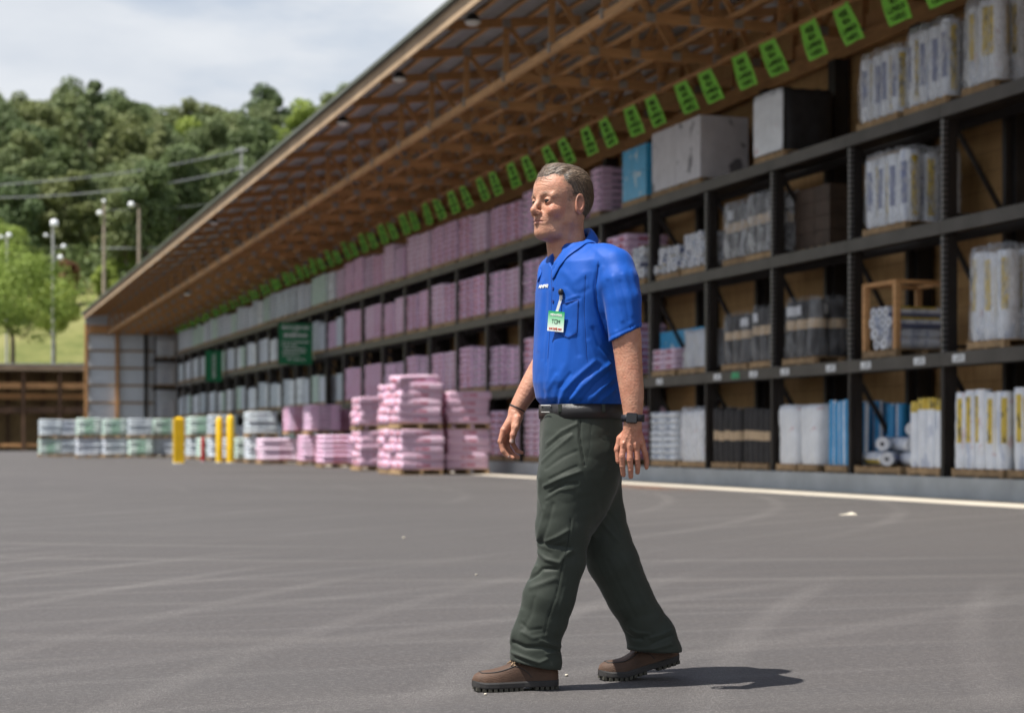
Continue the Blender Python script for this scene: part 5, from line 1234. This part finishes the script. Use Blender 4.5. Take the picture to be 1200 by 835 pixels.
rf_ = [[(590, 504, .150, .0115), (586.5, 517, .146, .0098), (589.5, 528, .143, .0088), (595.5, 534.5, .143, .0078)], [(592.5, 506, .170, .0118), (588.7, 520, .167, .0099), (594, 531.5, .162, .009), (601, 536.5, .158, .008)],
       [(596.5, 507, .188, .0112), (594, 521.5, .186, .0094), (600.5, 532, .18, .0086), (607, 535.5, .172, .0077)], [(601, 507, .203, .0102), (600.5, 519, .202, .0084), (606, 528, .196, .0076), (611.5, 530, .189, .0068)]]
lo, hi = bounds(rpts + sum(rf_, []), .055); G, ax = grid(lo, hi, .0021)
d = chain(G, densify(rpts), .001)
for (a, b) in (((603, 486, .160, .019), (591, 504, .153, .0145)), ((604, 486, .172, .020), (594, 506, .170, .0155)), ((606, 487, .185, .018), (597.5, 507, .186, .015)), ((607, 489, .19, .016), (601.5, 506, .200, .0135))): d = smin(d, cap(G, P3(*a[:3]), P3(*b[:3]), a[3], b[3]), .012)
fg = None
for c_ in rf_: q = chain(G, c_, .004); fg = q if fg is None else np.minimum(fg, q)
d = smin(d, fg, .0045); d = smin(d, chain(G, [(606, 490, .146, .0165), (604, 500, .134, .0135), (601.3, 509, .130, .0108), (599.7, 517, .131, .0088)], .006), .007)
V, F = nets(d, ax); V = relax(V, F, 1, .3); px, py = proj(V); N = vnorm(V, F); hand = np.clip((py - 480) / 8, 0, 1); fr = np.clip(-N[:, 1] * 2, 0, 1)
V = V + N * (snoise(V, 260, 7) * .0006 * hand)[:, None]
for pts, w_, am in ((((590, 513), (588, 519), (592, 526)), .8, -.9), (((604, 496), (598, 507)), 1.0, -1.0), (((600, 479), (612, 484)), .8, -1.2)): V = V + N * (np.exp(-(segd(px, py, pts) / w_) ** 2) * am * .001 * fr)[:, None]
nl = np.clip(1.4 - np.hypot((px - 599.6) / 2.3, (py - 516.5) / 2.3), 0, 1) * fr + np.clip(1.2 - np.hypot((px - 596.5) / 1.8, (py - 535) / 1.6), 0, 1) * fr
addpart(V, F, red=np.clip(.38 * snoise(V, 90, 9) + .4 * hand + .08, 0, 1), nail=np.clip(nl * 1.5, 0, .9))
# ---- trunk and legs of the body (under the clothes)
SHR = [(287, 672, .054, .060, .066), (294, 673.5, .068, .072, .098), (301, 675, .088, .088, .135), (310, 677, .108, .104, .172), (324, 678.5, .120, .112, .190), (343, 678, .128, .118, .192), (375, 678, .133, .122, .184), (405, 678.3, .142, .124, .180), (432, 678.5, .149, .130, .180), (448, 679.3, .151, .132, .180), (458, 680.5, .148, .132, .178), (467, 681.5, .146, .131, .174), (473, 682.5, .134, .128, .165), (480, 682, .122, .122, .155)]
BR = [(r[0], r[1], r[2] - .014, r[3] - .014, r[4] - .014) for r in SHR] + [(520, 680, .12, .12, .155), (560, 678, .11, .11, .15)]
LL = [(672, 500, -.055, .085), (664, 560, -.085, .098), (659, 620, -.090, .091), (658.5, 657, -.090, .080), (643, 700, -.088, .088), (636, 727, -.085, .083), (628, 748, -.083, .084), (628, 776, -.082, .090)]
RL = [(692, 500, .055, .085), (697, 560, .065, .090), (702, 600, .075, .088), (709, 632, .085, .088), (718, 657, .095, .090), (738.5, 700, .122, .080), (752, 724, .140, .076), (763, 745, .158, .087), (767, 764, .170, .099)]
lo, hi = np.array([-.26, -.30, .10]), np.array([.32, .32, 1.60]); G, ax = grid(lo, hi, .010)
d = stack(G, BR, PHI)
for LG in (LL, RL): d = smin(d, chain(G, [(p[0], p[1], p[2], p[3] * .50) for p in LG], .02), .04)
d = smin(d, cap(G, P3(712, 318, -.12), P3(727, 350, -.198), .034, .038), .02); d = smin(d, cap(G, P3(678, 316, .12), P3(664, 352, .185), .038, .048), .02)
V, F = nets(d, ax); addpart(V, F)
AT = {k: np.concatenate([p[k] for p in parts_a]) for k in ('red', 'lip', 'beard', 'brow', 'nail')}
body = npmesh('body', np.concatenate(parts_v), np.concatenate(parts_f), M_SKIN, man, attrs=AT)
# ---- shirt
lo, hi = np.array([-.24, -.34, P3(0, 486)[2]]), np.array([.29, .33, P3(0, 254)[2]]); G, ax = grid(lo, hi, .0042); x, y, z = G
d = stack(G, SHR, PHI)
slL = chain(G, [(706, 306, -.10, .056), (720, 313, -.150, .065), (725.5, 330, -.180, .0645), (730, 352, -.195, .0610), (732.8, 402, -.21, .0560)], .006)
slR = chain(G, [(678, 309, .125, .062), (672, 320, .16, .068), (662, 350, .185, .064), (654, 400, .195, .060)], .008)
# hems cut across the sleeves
def plane(G, p, n): n = np.array(n) / np.linalg.norm(n); return (G[0] - p[0]) * n[0] + (G[1] - p[1]) * n[1] + (G[2] - p[2]) * n[2]
slL = np.maximum(slL, plane(G, P3(733, 392, -.21), (.46, 0, -1))); slR = np.maximum(slR, plane(G, P3(655, 388, .2), (0, 0, -1)))
inner = cap(G, P3(733, 388, -.209), P3(735, 425, -.215), .049, .053)
slL = smax(slL, -inner, .004)
d = smin(d, cap(G, P3(686, 298, -.05), P3(708, 306, -.12), .036, .058), .03)
d = smin(d, slL, .022); d = smin(d, slR, .022)
ncut = cap(G, HC + HS * (HF * -.040 + HU * -.13), HC + HS * (HF * -.075 + HU * -.30), .062, .066)
d = smax(d, -ncut, .004); d = smax(d, -cap(G, P3(651, 298, -.045), P3(648.5, 316, -.058), .026, .004), .003)
V, F = nets(d, ax); V = relax(V, F, 2, .4); N = vnorm(V, F)
ST_ = [(((701, 312), (697.5, 335), (700, 360), (713, 398)), 1.8, -5), (((705, 314), (703, 340), (707, 365)), 3, 2.5), (((718, 325), (724, 352), (729, 375)), 3.0, 3.2), (((712, 330), (719, 365), (722, 385)), 2.4, -2.6), (((731, 322), (738, 345), (742, 368)), 3, 3), (((727, 330), (733, 352), (737, 376)), 2, -2.2), (((740, 318), (747, 345)), 2.5, 2.2),
       (((713.5, 394.5), (733, 386), (752, 376)), .9, -1.8), (((713.5, 399), (733, 390), (752, 380)), 2.2, 1.6),
       (((656, 474), (661, 458), (673, 444), (696, 424)), 2.6, 5), (((651, 474), (655, 455), (668, 438)), 2.0, -3.2), (((670, 467), (684, 451), (699, 438), (714, 427)), 2.6, 5.5), (((665, 468), (679, 448), (692, 436)), 2, -4), (((690, 470), (706, 455), (722, 441)), 2.6, 5), (((681, 470), (697, 450), (712, 437)), 2, -4), (((704, 470), (716, 460), (726, 450)), 2.2, 4), (((640, 468), (643, 455), (652, 440)), 2.6, 2.5), (((676, 456), (688, 441)), 1.5, 2.5),
       (((686, 326), (684, 360), (686, 400), (688, 421)), 1.1, -1.6), (((690, 400), (697, 420), (712, 432)), 3, 3), (((695, 385), (702, 405), (716, 418)), 2.5, -3.5),
       (((645, 314), (646, 345), (643, 385), (640, 425)), .9, -1.6), (((651, 316), (652, 350), (649, 392), (646, 430)), .8, -1.2), (((636, 330), (634, 365), (631, 410)), 3, 2.2), (((640, 330), (639, 370), (636, 420)), 2, -1.6),
       (((660, 318), (672, 330), (684, 322)), 4, 2.0), (((664, 335), (676, 346), (690, 338)), 3, -2), (((650, 400), (646, 430), (640, 455)), 3.5, 2.4), (((668, 395), (664, 425), (654, 445)), 4, 2.6), (((676, 395), (678, 415)), 3, -2.5),
       (((662, 352), (677, 346)), 1.6, 2.4), (((664, 358), (680, 349)), 1.4, -2.5), (((690, 285), (706, 300)), 3, 1.6)]
V = folds(V, N, ST_); V = V + N * (snoise(V, 34, 12) * .0016 + snoise(V * [1.5, 1.5, .7], 75, 13) * .0009 + np.abs(snoise(V * [1.3, 1.3, .6], 48, 14)) * .0022)[:, None]
px, py = proj(V)
# breast pocket
def inq(px, py, q):
    m = np.ones(len(px), bool)
    for (x0, y0), (x1, y1) in zip(q, q[1:] + q[:1]): m &= ((x1 - x0) * (py - y0) - (y1 - y0) * (px - x0)) >= 0
    return m
pk = inq(px, py, [(655, 357), (678, 351), (676.5, 390), (666, 396), (653.5, 391)]) & (N[:, 1] < -.2); V = V + N * (pk * .0022)[:, None]
V = relax(V, F, 1, .15); shirt = npmesh('polo_shirt', V, F, M_SHIRT, man)
from mathutils.bvhtree import BVHTree
def bvh(o): return BVHTree.FromPolygons([v.co for v in o.data.vertices], [tuple(p.vertices) for p in o.data.polygons])
BS = bvh(shirt); CAML = Vector((-X0M, -MAND, CAMH))
def hit(B, px, py, push=.002):
    d = (Vector(P3(px, py, 0)) - CAML).normalized(); p, n, i, t_ = B.ray_cast(CAML, d); 
    if p is None: p = Vector(P3(px, py, -.1)); n = Vector((0, -1, 0))
    if n.dot(d) > 0: n = -n
    return p + n * push, n
def line_on(B, pts, r, name, mat, par, push=.0005, step=2.0):
    q = []
    for (a, b) in zip(pts[:-1], pts[1:]):
        m = max(1, int(math.hypot(b[0] - a[0], b[1] - a[1]) / step))
        for i in range(m): t_ = i / m; q.append((a[0] + (b[0] - a[0]) * t_, a[1] + (b[1] - a[1]) * t_))
    q.append(pts[-1]); a = MB(); a.tube([hit(B, *p, push)[0] for p in q], r, 6); return a.build(name, mat, par)
line_on(BS, [(646, 316), (647, 345), (644.5, 385), (642, 420)], .0008, 'placket_seam', M_SHIRTD, shirt)
line_on(BS, [(655, 357.5), (653.8, 390), (666, 395.5), (676, 390), (677.5, 352)], .0008, 'pocket_seam', M_SHIRTD, shirt)
line_on(BS, [(655, 357), (666, 354.5), (678, 351)], .0014, 'pocket_edge', M_SHIRTD, shirt)
line_on(BS, [(701, 306), (698, 335), (700, 362), (712, 396)], .0009, 'armhole_seam', M_SHIRTD, shirt)
line_on(BS, [(686, 322), (684.5, 360), (686.5, 400), (688, 424)], .0007, 'side_seam', M_SHIRTD, shirt)
for py_ in (323, 338, 353):
    p, n = hit(BS, 648.5, py_, .001); a = MB(); a.tube([p, p + n * .0022], .0052, 12); a.build('button', M_SHIRTD, shirt)
# logo on the right chest: small white slanting letters
a = MB()
for (u0, v0, u1, v1) in strokes('AMPR', 0, 0, .58, 1.0, .35):
    q0 = (636.9 + u0 * 3.6 + v0 * .6, 337.6 - v0 * 3.6 - u0 * .25); q1 = (636.9 + u1 * 3.6 + v1 * .6, 337.6 - v1 * 3.6 - u1 * .25); a.tube([hit(BS, *q0, .0015)[0], hit(BS, *q1, .0015)[0]], .0019, 5)
a.build('chest_logo', M_WHITE, shirt)
# collar: a folded band round the neck
def collar():
    n = 64; rows_ = []
    cN = P3(671, 295, .01); c_, s_ = math.cos(PHI), math.sin(PHI); Ff = np.array([-c_, -s_, 0]); Ll = np.array([s_, -c_, 0]); Z = np.array([0, 0, 1.0])
    for i in range(n + 1):
        t_ = -1 + 2 * i / n; an = t_ * R(166); dr = Ll * math.sin(an) - Ff * math.cos(an); fr = (1 - math.cos(an)) / 2; at_ = abs(t_)
        zt = .086 - .128 * fr ** 1.05                       # top edge: high at the nape, low at the throat
        rt = .0625 + .012 * fr
        top = cN + dr * rt + Z * zt
        drop = .042 + .022 * np.clip((at_ - .6) / .4, 0, 1) ** 1.5; fl = .026 + .012 * fr
        low = top + dr * fl - Z * drop
        if at_ > .80: low = low + Ll * np.sign(t_) * .030 * ((at_ - .80) / .20) - Z * .004 * ((at_ - .8) / .2)
        mid = top * .45 + low * .55 + dr * .006
        inn = cN + dr * (rt - .005) + Z * (zt - .030)
        rows_.append([inn, cN + dr * (rt - .004) + Z * (zt - .004), top + Z * .002, mid, low, low - dr * .004 + Z * .001, top * .5 + low * .5 - dr * .001])
    for r_ in rows_:
        for q_ in (2, 3, 4, 5, 6):
            co_, n_, i_, d_ = BS.find_nearest(Vector(r_[q_])); gap_ = {2: .001, 3: .005, 4: .0045, 5: .003, 6: .0025}[q_]
            if (Vector(r_[q_]) - co_).dot(n_) < gap_ and n_.z > -.3: r_[q_] = np.array(co_ + n_ * gap_)
    V = np.array(rows_).reshape(-1, 3); k = 7; F = []
    for i in range(n):
        for j in range(k - 1): F.append((i * k + j, i * k + j + 1, (i + 1) * k + j + 1, (i + 1) * k + j))
    o = npmesh('collar', V, F, M_SHIRT, shirt); m = o.modifiers.new('sub', 'SUBSURF'); m.levels = 1; m.render_levels = 1; s2 = o.modifiers.new('thick', 'SOLIDIFY'); s2.thickness = .0018; return o
collar()
# ---- trousers
lo, hi = np.array([-.30, -.26, P3(0, 792)[2]]), np.array([.42, .30, P3(0, 478)[2]]); G, ax = grid(lo, hi, .0042); x, y, z = G
PR = [(480, 681.8, .132, .132, .158), (490, 681.2, .134, .134, .162), (507, 680.5, .134, .136, .166), (530, 680, .132, .138, .168), (550, 679, .132, .138, .166), (575, 678, .126, .124, .150), (600, 677, .095, .095, .115), (626, 676, .05, .05, .06)]
d = stack(G, PR, R(22), 2.2)
def leg(G, pts, s0, s1):
    d = None; n = len(pts) - 1
    for i, (a, b) in enumerate(zip(pts[:-1], pts[1:])):
        c = cap(G, P3(*a[:3]), P3(*b[:3]), a[3], b[3], s0 + (s1 - s0) * (i / n)); d = c if d is None else smin(d, c, .012)
    return d
lL = leg(G, LL, 1.15, 1.45); lR = leg(G, RL, 1.15, 1.45)
hemL = plane(G, P3(628, 776, -.08), (.0, .0, -1)); hemL = np.maximum(hemL, plane(G, P3(622, 778.5, -.08), (-.42, 0, -1))); hemL = plane(G, P3(625, 778, -.08), (-.20, 0, -1))
hemR = plane(G, P3(764, 762, .165), (-.06, 0, -1))
lL = smax(lL, hemL, .006); lR = smax(lR, hemR, .006)
lL = smax(lL, -chain(G, [(626, 762, -.083, .056), (627, 800, -.082, .082)], .01, 1.4), .005); lR = smax(lR, -chain(G, [(764, 740, .158, .056), (765, 790, .165, .082)], .01, 1.35), .005)
d = smin(d, lL, .05); dd = smin(d, lR, .035)
V, F = nets(dd, ax); V = relax(V, F, 2, .4); TF_ = 1.25; N = vnorm(V, F)
TF = [(((680, 490), (679.5, 512), (685, 545)), 1.1, -5), (((676, 492), (676, 515), (681, 543)), 2, 2), (((693, 497), (690, 525), (686, 545)), .9, -1.5),
      (((642, 519), (658, 505), (675, 497)), 2.2, 4), (((640, 526), (655, 513), (668, 506)), 1.8, -3.0), (((635, 541), (652, 525), (670, 510)), 2.4, 4), (((640, 549), (660, 535), (676, 528)), 2.4, -2.5), (((638, 569), (658, 560), (680, 552)), 2.4, 6), (((644, 561), (662, 552), (676, 546)), 1.8, -4), (((644, 577), (662, 567), (676, 566)), 1.7, -4.5), (((640, 584), (655, 574), (672, 572)), 2, 3),
      (((632, 560), (631, 580), (636, 596)), 2.5, 3.5), (((641, 590), (634, 615), (628, 640)), 3, 3.5), (((648, 590), (642, 615), (634, 636)), 2.6, -3.5),
      (((628, 645), (640, 655), (656, 659), (664, 648), (670, 645)), 3.0, 7), (((626, 634), (640, 637), (650, 640), (662, 637)), 2.6, -5), (((640, 634), (654, 628), (666, 621)), 2.4, 6), (((655, 640), (668, 641)), 2.0, -5), (((630, 641), (646, 648)), 2, -2), (((620, 678), (630, 672), (636, 666), (652, 666)), 2.4, -8), (((614, 678), (622, 671), (628, 663)), 2.2, 5), (((622, 688), (634, 684), (650, 678)), 3.5, 4),
      (((669, 608), (665, 640), (659, 660), (652, 695), (642, 723), (637, 745)), .8, -3.0), (((672, 608), (668, 640), (662, 662), (656, 695), (646, 723)), 1.3, 1.4),
      (((611, 715), (604, 735), (598, 752)), 3.2, 4), (((602, 752), (616, 758), (636, 758), (656, 762)), 2.6, -8), (((600, 764), (615, 770), (632, 776), (641, 772)), 1.9, 6), (((604, 770), (618, 776), (630, 780)), 1.3, -5), (((634, 750), (648, 755), (657, 757)), 2.2, 4.5), (((612, 740), (624, 747), (640, 744)), 2.6, 3.5), (((640, 766), (650, 764), (657, 768)), 1.5, 4), (((612, 730), (620, 738), (634, 736)), 2.2, -3), (((626, 700), (622, 720), (612, 738)), 3, -2.5), (((662, 690), (655, 715), (652, 740)), 3, 2.2),
      (((733, 741), (742, 747), (752, 748)), 2, -5), (((737, 735), (746, 741), (760, 742)), 2.2, 4), (((764, 754), (776, 749), (788, 744)), 1.8, -5), (((762, 747), (776, 743), (786, 738)), 2, 3.5), (((732, 757), (750, 761), (766, 760), (786, 754)), 2.2, 4), (((700, 660), (716, 690), (732, 722)), 3, 2.5), (((712, 656), (728, 690), (744, 722)), 3, -2), (((728, 650), (744, 680), (756, 706)), 3, 2.2),
      (((712, 600), (722, 612), (727, 625)), 2.5, -4), (((706, 612), (716, 624), (724, 634)), 2.2, 3.5), (((700, 570), (706, 600), (700, 640)), 5, -2), (((715, 520), (712, 545), (704, 565)), 5, 2.2), (((703, 512), (708, 516)), 1, -1.5)]
V = folds(V, N, [(a_, b_ * .85, c_ * .85) for a_, b_, c_ in TF]); wz_ = np.clip((proj(V)[1] - 490) / 14, 0, 1); V = V + N * (snoise(V, 26, 22) * .0018 + snoise(V * [1, 1, 1.6], 70, 23) * .0012 + np.abs(snoise(V * [1, 1, 2.2], 38, 24)) * .0020)[:, None] * wz_[:, None]; V = relax(V, F, 1, .2)
trou = npmesh('trousers', V, F, M_TROU, man); BT = bvh(trou)
M_TRS = cloth('trouser_seam', (.010, .014, .011), .6, 600)
line_on(BT, [(669, 608), (665, 640), (659, 660), (652, 695), (642, 723), (637, 745)], .0010, 'leg_seam', M_TRS, trou, .0)
line_on(BT, [(680, 493), (679.5, 512), (685, 545)], .0012, 'pocket_edge', M_TRS, trou, .0)
line_on(BT, [(693, 495), (690.5, 525), (686.5, 545)], .0007, 'pocket_seam', M_TRS, trou, .0)
# belt, loops, buckle
def band(rows, phi, dr, z0py, z1py, name, mat, par, th=.004, n=64):
    c_, s_ = math.cos(phi), math.sin(phi); Ff = np.array([-c_, -s_, 0]); Ll = np.array([s_, -c_, 0]); V = []; F = []
    zs = [P3(0, z0py)[2], P3(0, (z0py + z1py) / 2)[2], P3(0, z1py)[2]]
    cx = P3(681.6, 0)[0]; af, ab, b = rows
    for i in range(n):
        t_ = 2 * math.pi * i / n; cu, sv_ = math.cos(t_), math.sin(t_); p = 2 / 2.2; u = math.copysign(abs(cu) ** p, cu); v = math.copysign(abs(sv_) ** p, sv_)
        base = np.array([cx, 0, 0]) + Ff * u * ((af if u > 0 else ab) + dr) + Ll * v * (b + dr); out_ = (Ff * cu + Ll * sv_)
        for (o_, zz) in ((0, 0), (th, 0), (th * 1.2, 1), (th, 2), (0, 2)): q = base + out_ * o_; V.append((q[0], q[1], zs[zz]))
    for i in range(n):
        j = (i + 1) % n
        for k in range(4): F.append((i * 5 + k, j * 5 + k, j * 5 + k + 1, i * 5 + k + 1))
    return npmesh(name, V, F, mat, par)
belt = band((.133, .134, .159), R(22), .0035, 490.5, 474, 'belt', M_BELT, man, .0045); BB = bvh(belt)
a = MB()
def rect_on(a, B, x0, x1, y0, y1, push, th, mi=0):
    c = [hit(B, *p, push)[0] for p in ((x0, y0), (x1, y0), (x1, y1), (x0, y1))]
    for i in range(4): a.tube([c[i], c[(i + 1) % 4]], th, 6, mi)
rect_on(a, BB, 637.5, 647.5, 475, 490.5, .010, .0026); p = hit(BB, 638, 482.5, .011)[0]; q = hit(BB, 647, 482.5, .011)[0]; a.tube([p, q], .0018, 6); a.build('buckle', M_CHROME, belt)
for px_ in (656.8, 706.8):
    a = MB(); c = [hit(BB, px_, y_, .0035)[0] for y_ in (473.5, 482, 492.5)]
    for p, q in zip(c[:-1], c[1:]): a.bar(p, q, .011, .003, up=(0, -1, 0))
    a.build('belt_loop', M_TROU, trou)
# ---- boots
def boot(heel, toe_dir, lift, lab_seed):
    fd = Vector(toe_dir).normalized(); sd_ = Vector((-fd.y, fd.x, 0)) * -1; Lb = .306
    W = lambda t_: float(np.interp(t_, [0, .008, .03, .08, .13, .18, .225, .265, .290, .303, .306], [.004, .024, .036, .0385, .038, .045, .0505, .047, .034, .016, .002]))
    Hh = lambda t_: float(np.interp(t_, [0, .01, .04, .09, .115, .14, .17, .20, .235, .27, .295, .306], [.058, .074, .098, .116, .114, .104, .092, .080, .072, .068, .054, .034]))
    def tr(t_, w_, h): 
        up = max(0.0, .215 - t_) * lift + max(0, t_ - .27) * .16; return Vector(heel) + fd * t_ + sd_ * w_ + Vector((0, 0, h + up))
    ts = list(np.linspace(0, .306, 34)); m = 20; V = []; F = []
    for t_ in ts:
        w_, h_ = W(t_) - .004, Hh(t_)
        for k in range(m + 1):
            an = math.pi * k / m; c, s_ = math.cos(an), math.sin(an); narrow = 1 - .30 * max(0, min(1, (s_ - .3))) * max(0, min(1, (.18 - t_) / .1))
            V.append(tr(t_, w_ * math.copysign(abs(c) ** .62, c) * narrow, .026 + (h_ - .026) * abs(s_) ** .72))
    for i in range(len(ts) - 1):
        for k in range(m): F.append((i * (m + 1) + k, i * (m + 1) + k + 1, (i + 1) * (m + 1) + k + 1, (i + 1) * (m + 1) + k))
    a = MB(); a.add(V, F, 0, True); up_ = a.build('boot', M_BOOT, man)
    # outsole
    V = []; F = []
    for t_ in ts:
        w_ = W(t_)
        for (q, h) in ((-1, .012), (-1.03, .016), (-1.03, .028), (-.97, .033), (-.6, .033), (.6, .033), (.97, .033), (1.03, .028), (1.03, .016), (1, .012), (0, .012)): V.append(tr(t_, w_ * q, h))
    k = 11
    for i in range(len(ts) - 1):
        for j in range(k): F.append((i * k + j, (i + 1) * k + j, (i + 1) * k + (j + 1) % k, i * k + (j + 1) % k))
    a = MB(); a.add(V, F, 0, False); a.add([V[j] for j in range(k)], [tuple(range(k))], 0); 
    t_ = .006
    while t_ < .300:
        w_ = W(t_ + .006) - .001; g_ = .0125 if not (.085 < t_ < .125) else 0
        if g_:
            for s_ in (-1, 1):
                V = [tr(t_ + dt, s_ * ww * w_, h) for h in (.0005, .0125) for (dt, ww) in ((0, .15), (g_, .15), (g_, 1.03), (0, 1.03))]
                a.add(V, [(0, 1, 2, 3), (4, 7, 6, 5), (0, 4, 5, 1), (1, 5, 6, 2), (2, 6, 7, 3), (3, 7, 4, 0)], 1)
        t_ += .0185
    a.build('sole', [M_SOLE, M_LUG], up_)
    # stitched toe seam and side seams
    def onup(t_, an): 
        w_, h_ = W(t_) - .004, Hh(t_); c, s_ = math.cos(an), math.sin(an); narrow = 1 - .30 * max(0, min(1, (s_ - .3))) * max(0, min(1, (.18 - t_) / .1)); return tr(t_, (w_ * math.copysign(abs(c) ** .62, c) * narrow) * 1.0, .026 + (h_ - .026) * abs(s_) ** .72 + .0006)
    a = MB(); pts = [onup(.165 + (.112) * math.sin(min(1, q / .82) * math.pi / 2) ** .9, R(52) + (q ** 3) * R(38)) for q in np.linspace(0, 1, 12)]; a.tube(pts, .0021, 6)
    pts = [onup(.165 + (.112) * math.sin(min(1, q / .82) * math.pi / 2) ** .9, R(128) - (q ** 3) * R(38)) for q in np.linspace(0, 1, 12)]; a.tube(pts, .0021, 6)
    for an0 in (30, 150): a.tube([onup(.165 - .06 * q, R(an0 + (1 if an0 < 90 else -1) * (22 - 45 * q))) for q in np.linspace(0, 1, 7)], .0015, 5); 
    a.build('stitching', M_SOLE, up_)
    a = MB()
    for i, t_ in enumerate((.128, .145, .162)):
        a.tube([onup(t_, R(x_)) + Vector((0, 0, .003)) for x_ in (48, 70, 90, 110, 132)], .0026, 6)
    for s_ in (55, 125): a.tube([onup(.15, R(90)) + Vector((0, 0, .007)), onup(.16, R(s_)) + Vector((0, 0, .012)), onup(.175, R(s_)) + Vector((0, 0, .004)), onup(.158, R(90)) + Vector((0, 0, .006))], .0022, 6)
    a.build('laces', M_LACE, up_)
    return up_
def gl(px, py):
    d = CAMH * FPX / (py - 516); return Vector(((px - 600) / FPX * d - X0M, d - MAND, 0))
h1 = gl(654.5, 806); t1 = gl(556, 809.5); boot(h1, t1 - h1, 0.0, 1)
t2 = gl(701, 796.5); dirr = Vector((-.305, -.085, 0)); h2 = t2 - dirr.normalized() * .306; boot(h2, dirr, .245, 2)
# ---- wrist watch, bracelet
def wristring(c0, c1, r, sy, name, mat, par, th=.003, n=28):
    a_, b_ = Vector(c0), Vector(c1); d_ = (b_ - a_).normalized(); e1 = d_.cross(Vector((0, 1, 0))).normalized(); e2 = e1.cross(d_).normalized(); V = []; F = []
    for i in range(n):
        t_ = 2 * math.pi * i / n; o_ = e1 * math.cos(t_) + e2 * math.sin(t_) / sy
        for (c, rr) in ((a_, r), (a_, r + th), (b_, r + th), (b_, r)): V.append(c + o_ * rr)
    for i in range(n):
        j = (i + 1) % n
        for k in range(4): F.append((i * 4 + k, j * 4 + k, j * 4 + (k + 1) % 4, i * 4 + (k + 1) % 4))
    a = MB(); a.add(V, F, 0, True); return a.build(name, mat, par)
watch = wristring(P3(741.6, 486, -.2335), P3(741.6, 494, -.2345), .0355, 1.12, 'wristwatch', M_BAND, man, .0035)
cw = P3(740.5, 489.6, -.2345 - .0355 / 1.12 - .006); a = MB(); a.box(-.0185, .0185, -.005, .005, -.0175, .0175, 0, Matrix.Translation(Vector(cw)) @ Matrix.Rotation(R(-4), 4, 'Z') @ Matrix.Rotation(R(3), 4, 'Y'))
wc = a.build('watch_case', M_GLASS, watch); bm_ = wc.modifiers.new('b', 'BEVEL'); bm_.width = .004; bm_.segments = 3
wristring(P3(606.5, 477.6, .1727), P3(605.8, 479, .1724), .0292, 1.0, 'bracelet', M_BELT, man, .0018)
# ---- name badge on a clip
pb, nb = hit(BS, 655, 377, .014); pc, _ = hit(BS, 659, 346, .008)
M_BW = varied('badge_white', (.80, .82, .78), .03, 9, .35); t = MT('badge_green'); sz = t.n('ShaderNodeSeparateXYZ', {0: t.n('ShaderNodeTexCoord').outputs['Object']}).outputs['Z']
t.col(t.ramp(t.math('MULTIPLY_ADD', sz, 14.0, .5), [(.1, (.80, .83, .78)), (.55, (.35, .70, .45)), (.95, (.02, .35, .12))])); M_BG = t.set(.3); M_BR = varied('badge_red', (.55, .06, .02), .05, 9, .4)
badge = empty('name_badge', tuple(pb)); badge.parent = man; ang = math.atan2(nb.x, -nb.y); badge.rotation_euler = (R(4), R(7), ang * .7)
wB, hB = .064, .068
a = MB(); a.box(-wB / 2, wB / 2, -.0012, .0012, -hB / 2, hB / 2); a.build('card', M_BG, badge)
def text_on(par, txt, u, v, cw_, ch_, mat, th, name, gap=.4, slant=0):
    a = MB()
    for (u0, v0, u1, v1) in strokes(txt, u, v, cw_, ch_, gap): a.bar((u0 + slant * (v0 - v), -.0018, v0), (u1 + slant * (v1 - v), -.0018, v1 + 1e-5), .0010, th, up=(0, 1, 0)) if abs(u1 - u0) + abs(v1 - v0) > 0 else None
    for i, v_ in enumerate(a.v): pass
    return a.build(name, mat, par)
def text2(par, txt, u, v, cw_, ch_, mat, th, name, gap=.4, slant=0.0):
    a = MB()
    for (u0, v0, u1, v1) in strokes(txt, u, v, cw_, ch_, gap):
        a.tube([(u0 + slant * (v0 - v), -.0014, v0), (u1 + slant * (v1 - v), -.0014, v1)], th, 5)
    return a.build(name, mat, par)
text2(badge, 'MENARDS', 0, .0185, .0046, .0062, M_BW, .0010, 'badge_title'); text2(badge, 'TOM', 0, -.007, .0085, .013, M_INK, .0009, 'badge_name'); text2(badge, 'SAVE', -.018, -.028, .0028, .0055, M_BR, .0008, 'badge_print'); text2(badge, 'BIG', .000, -.0285, .0036, .0068, M_BR, .0012, 'badge_print'); text2(badge, 'MONEY', .0185, -.028, .0022, .0052, M_BR, .0007, 'badge_print')
top_ = Vector(pb) + Vector((.002, -.001, hB / 2)); a = MB(); a.bar(top_ - Vector((0, 0, .004)), Vector(pc) - Vector((0, 0, .012)), .009, .0016, up=(0, -1, 0)); so_ = a.build('strap', M_BW, badge)
a = MB(); a.bar(Vector(pc) - Vector((0, 0, .014)), Vector(pc) + Vector((0, 0, .004)), .010, .005, up=(0, -1, 0)); c2_ = a.build('clip', M_CHROME, badge)
a = MB(); a.tube([Vector(pc) + Vector((0, -.002, z_)) for z_ in (.000, .004, .012, .018, .021)], [.005, .0085, .0095, .008, .004], 12); c3_ = a.build('reel', M_BELT, badge)
for o_ in (so_, c2_, c3_):
    o_.matrix_parent_inverse = (Matrix.Translation(badge.location) @ badge.rotation_euler.to_matrix().to_4x4()).inverted()
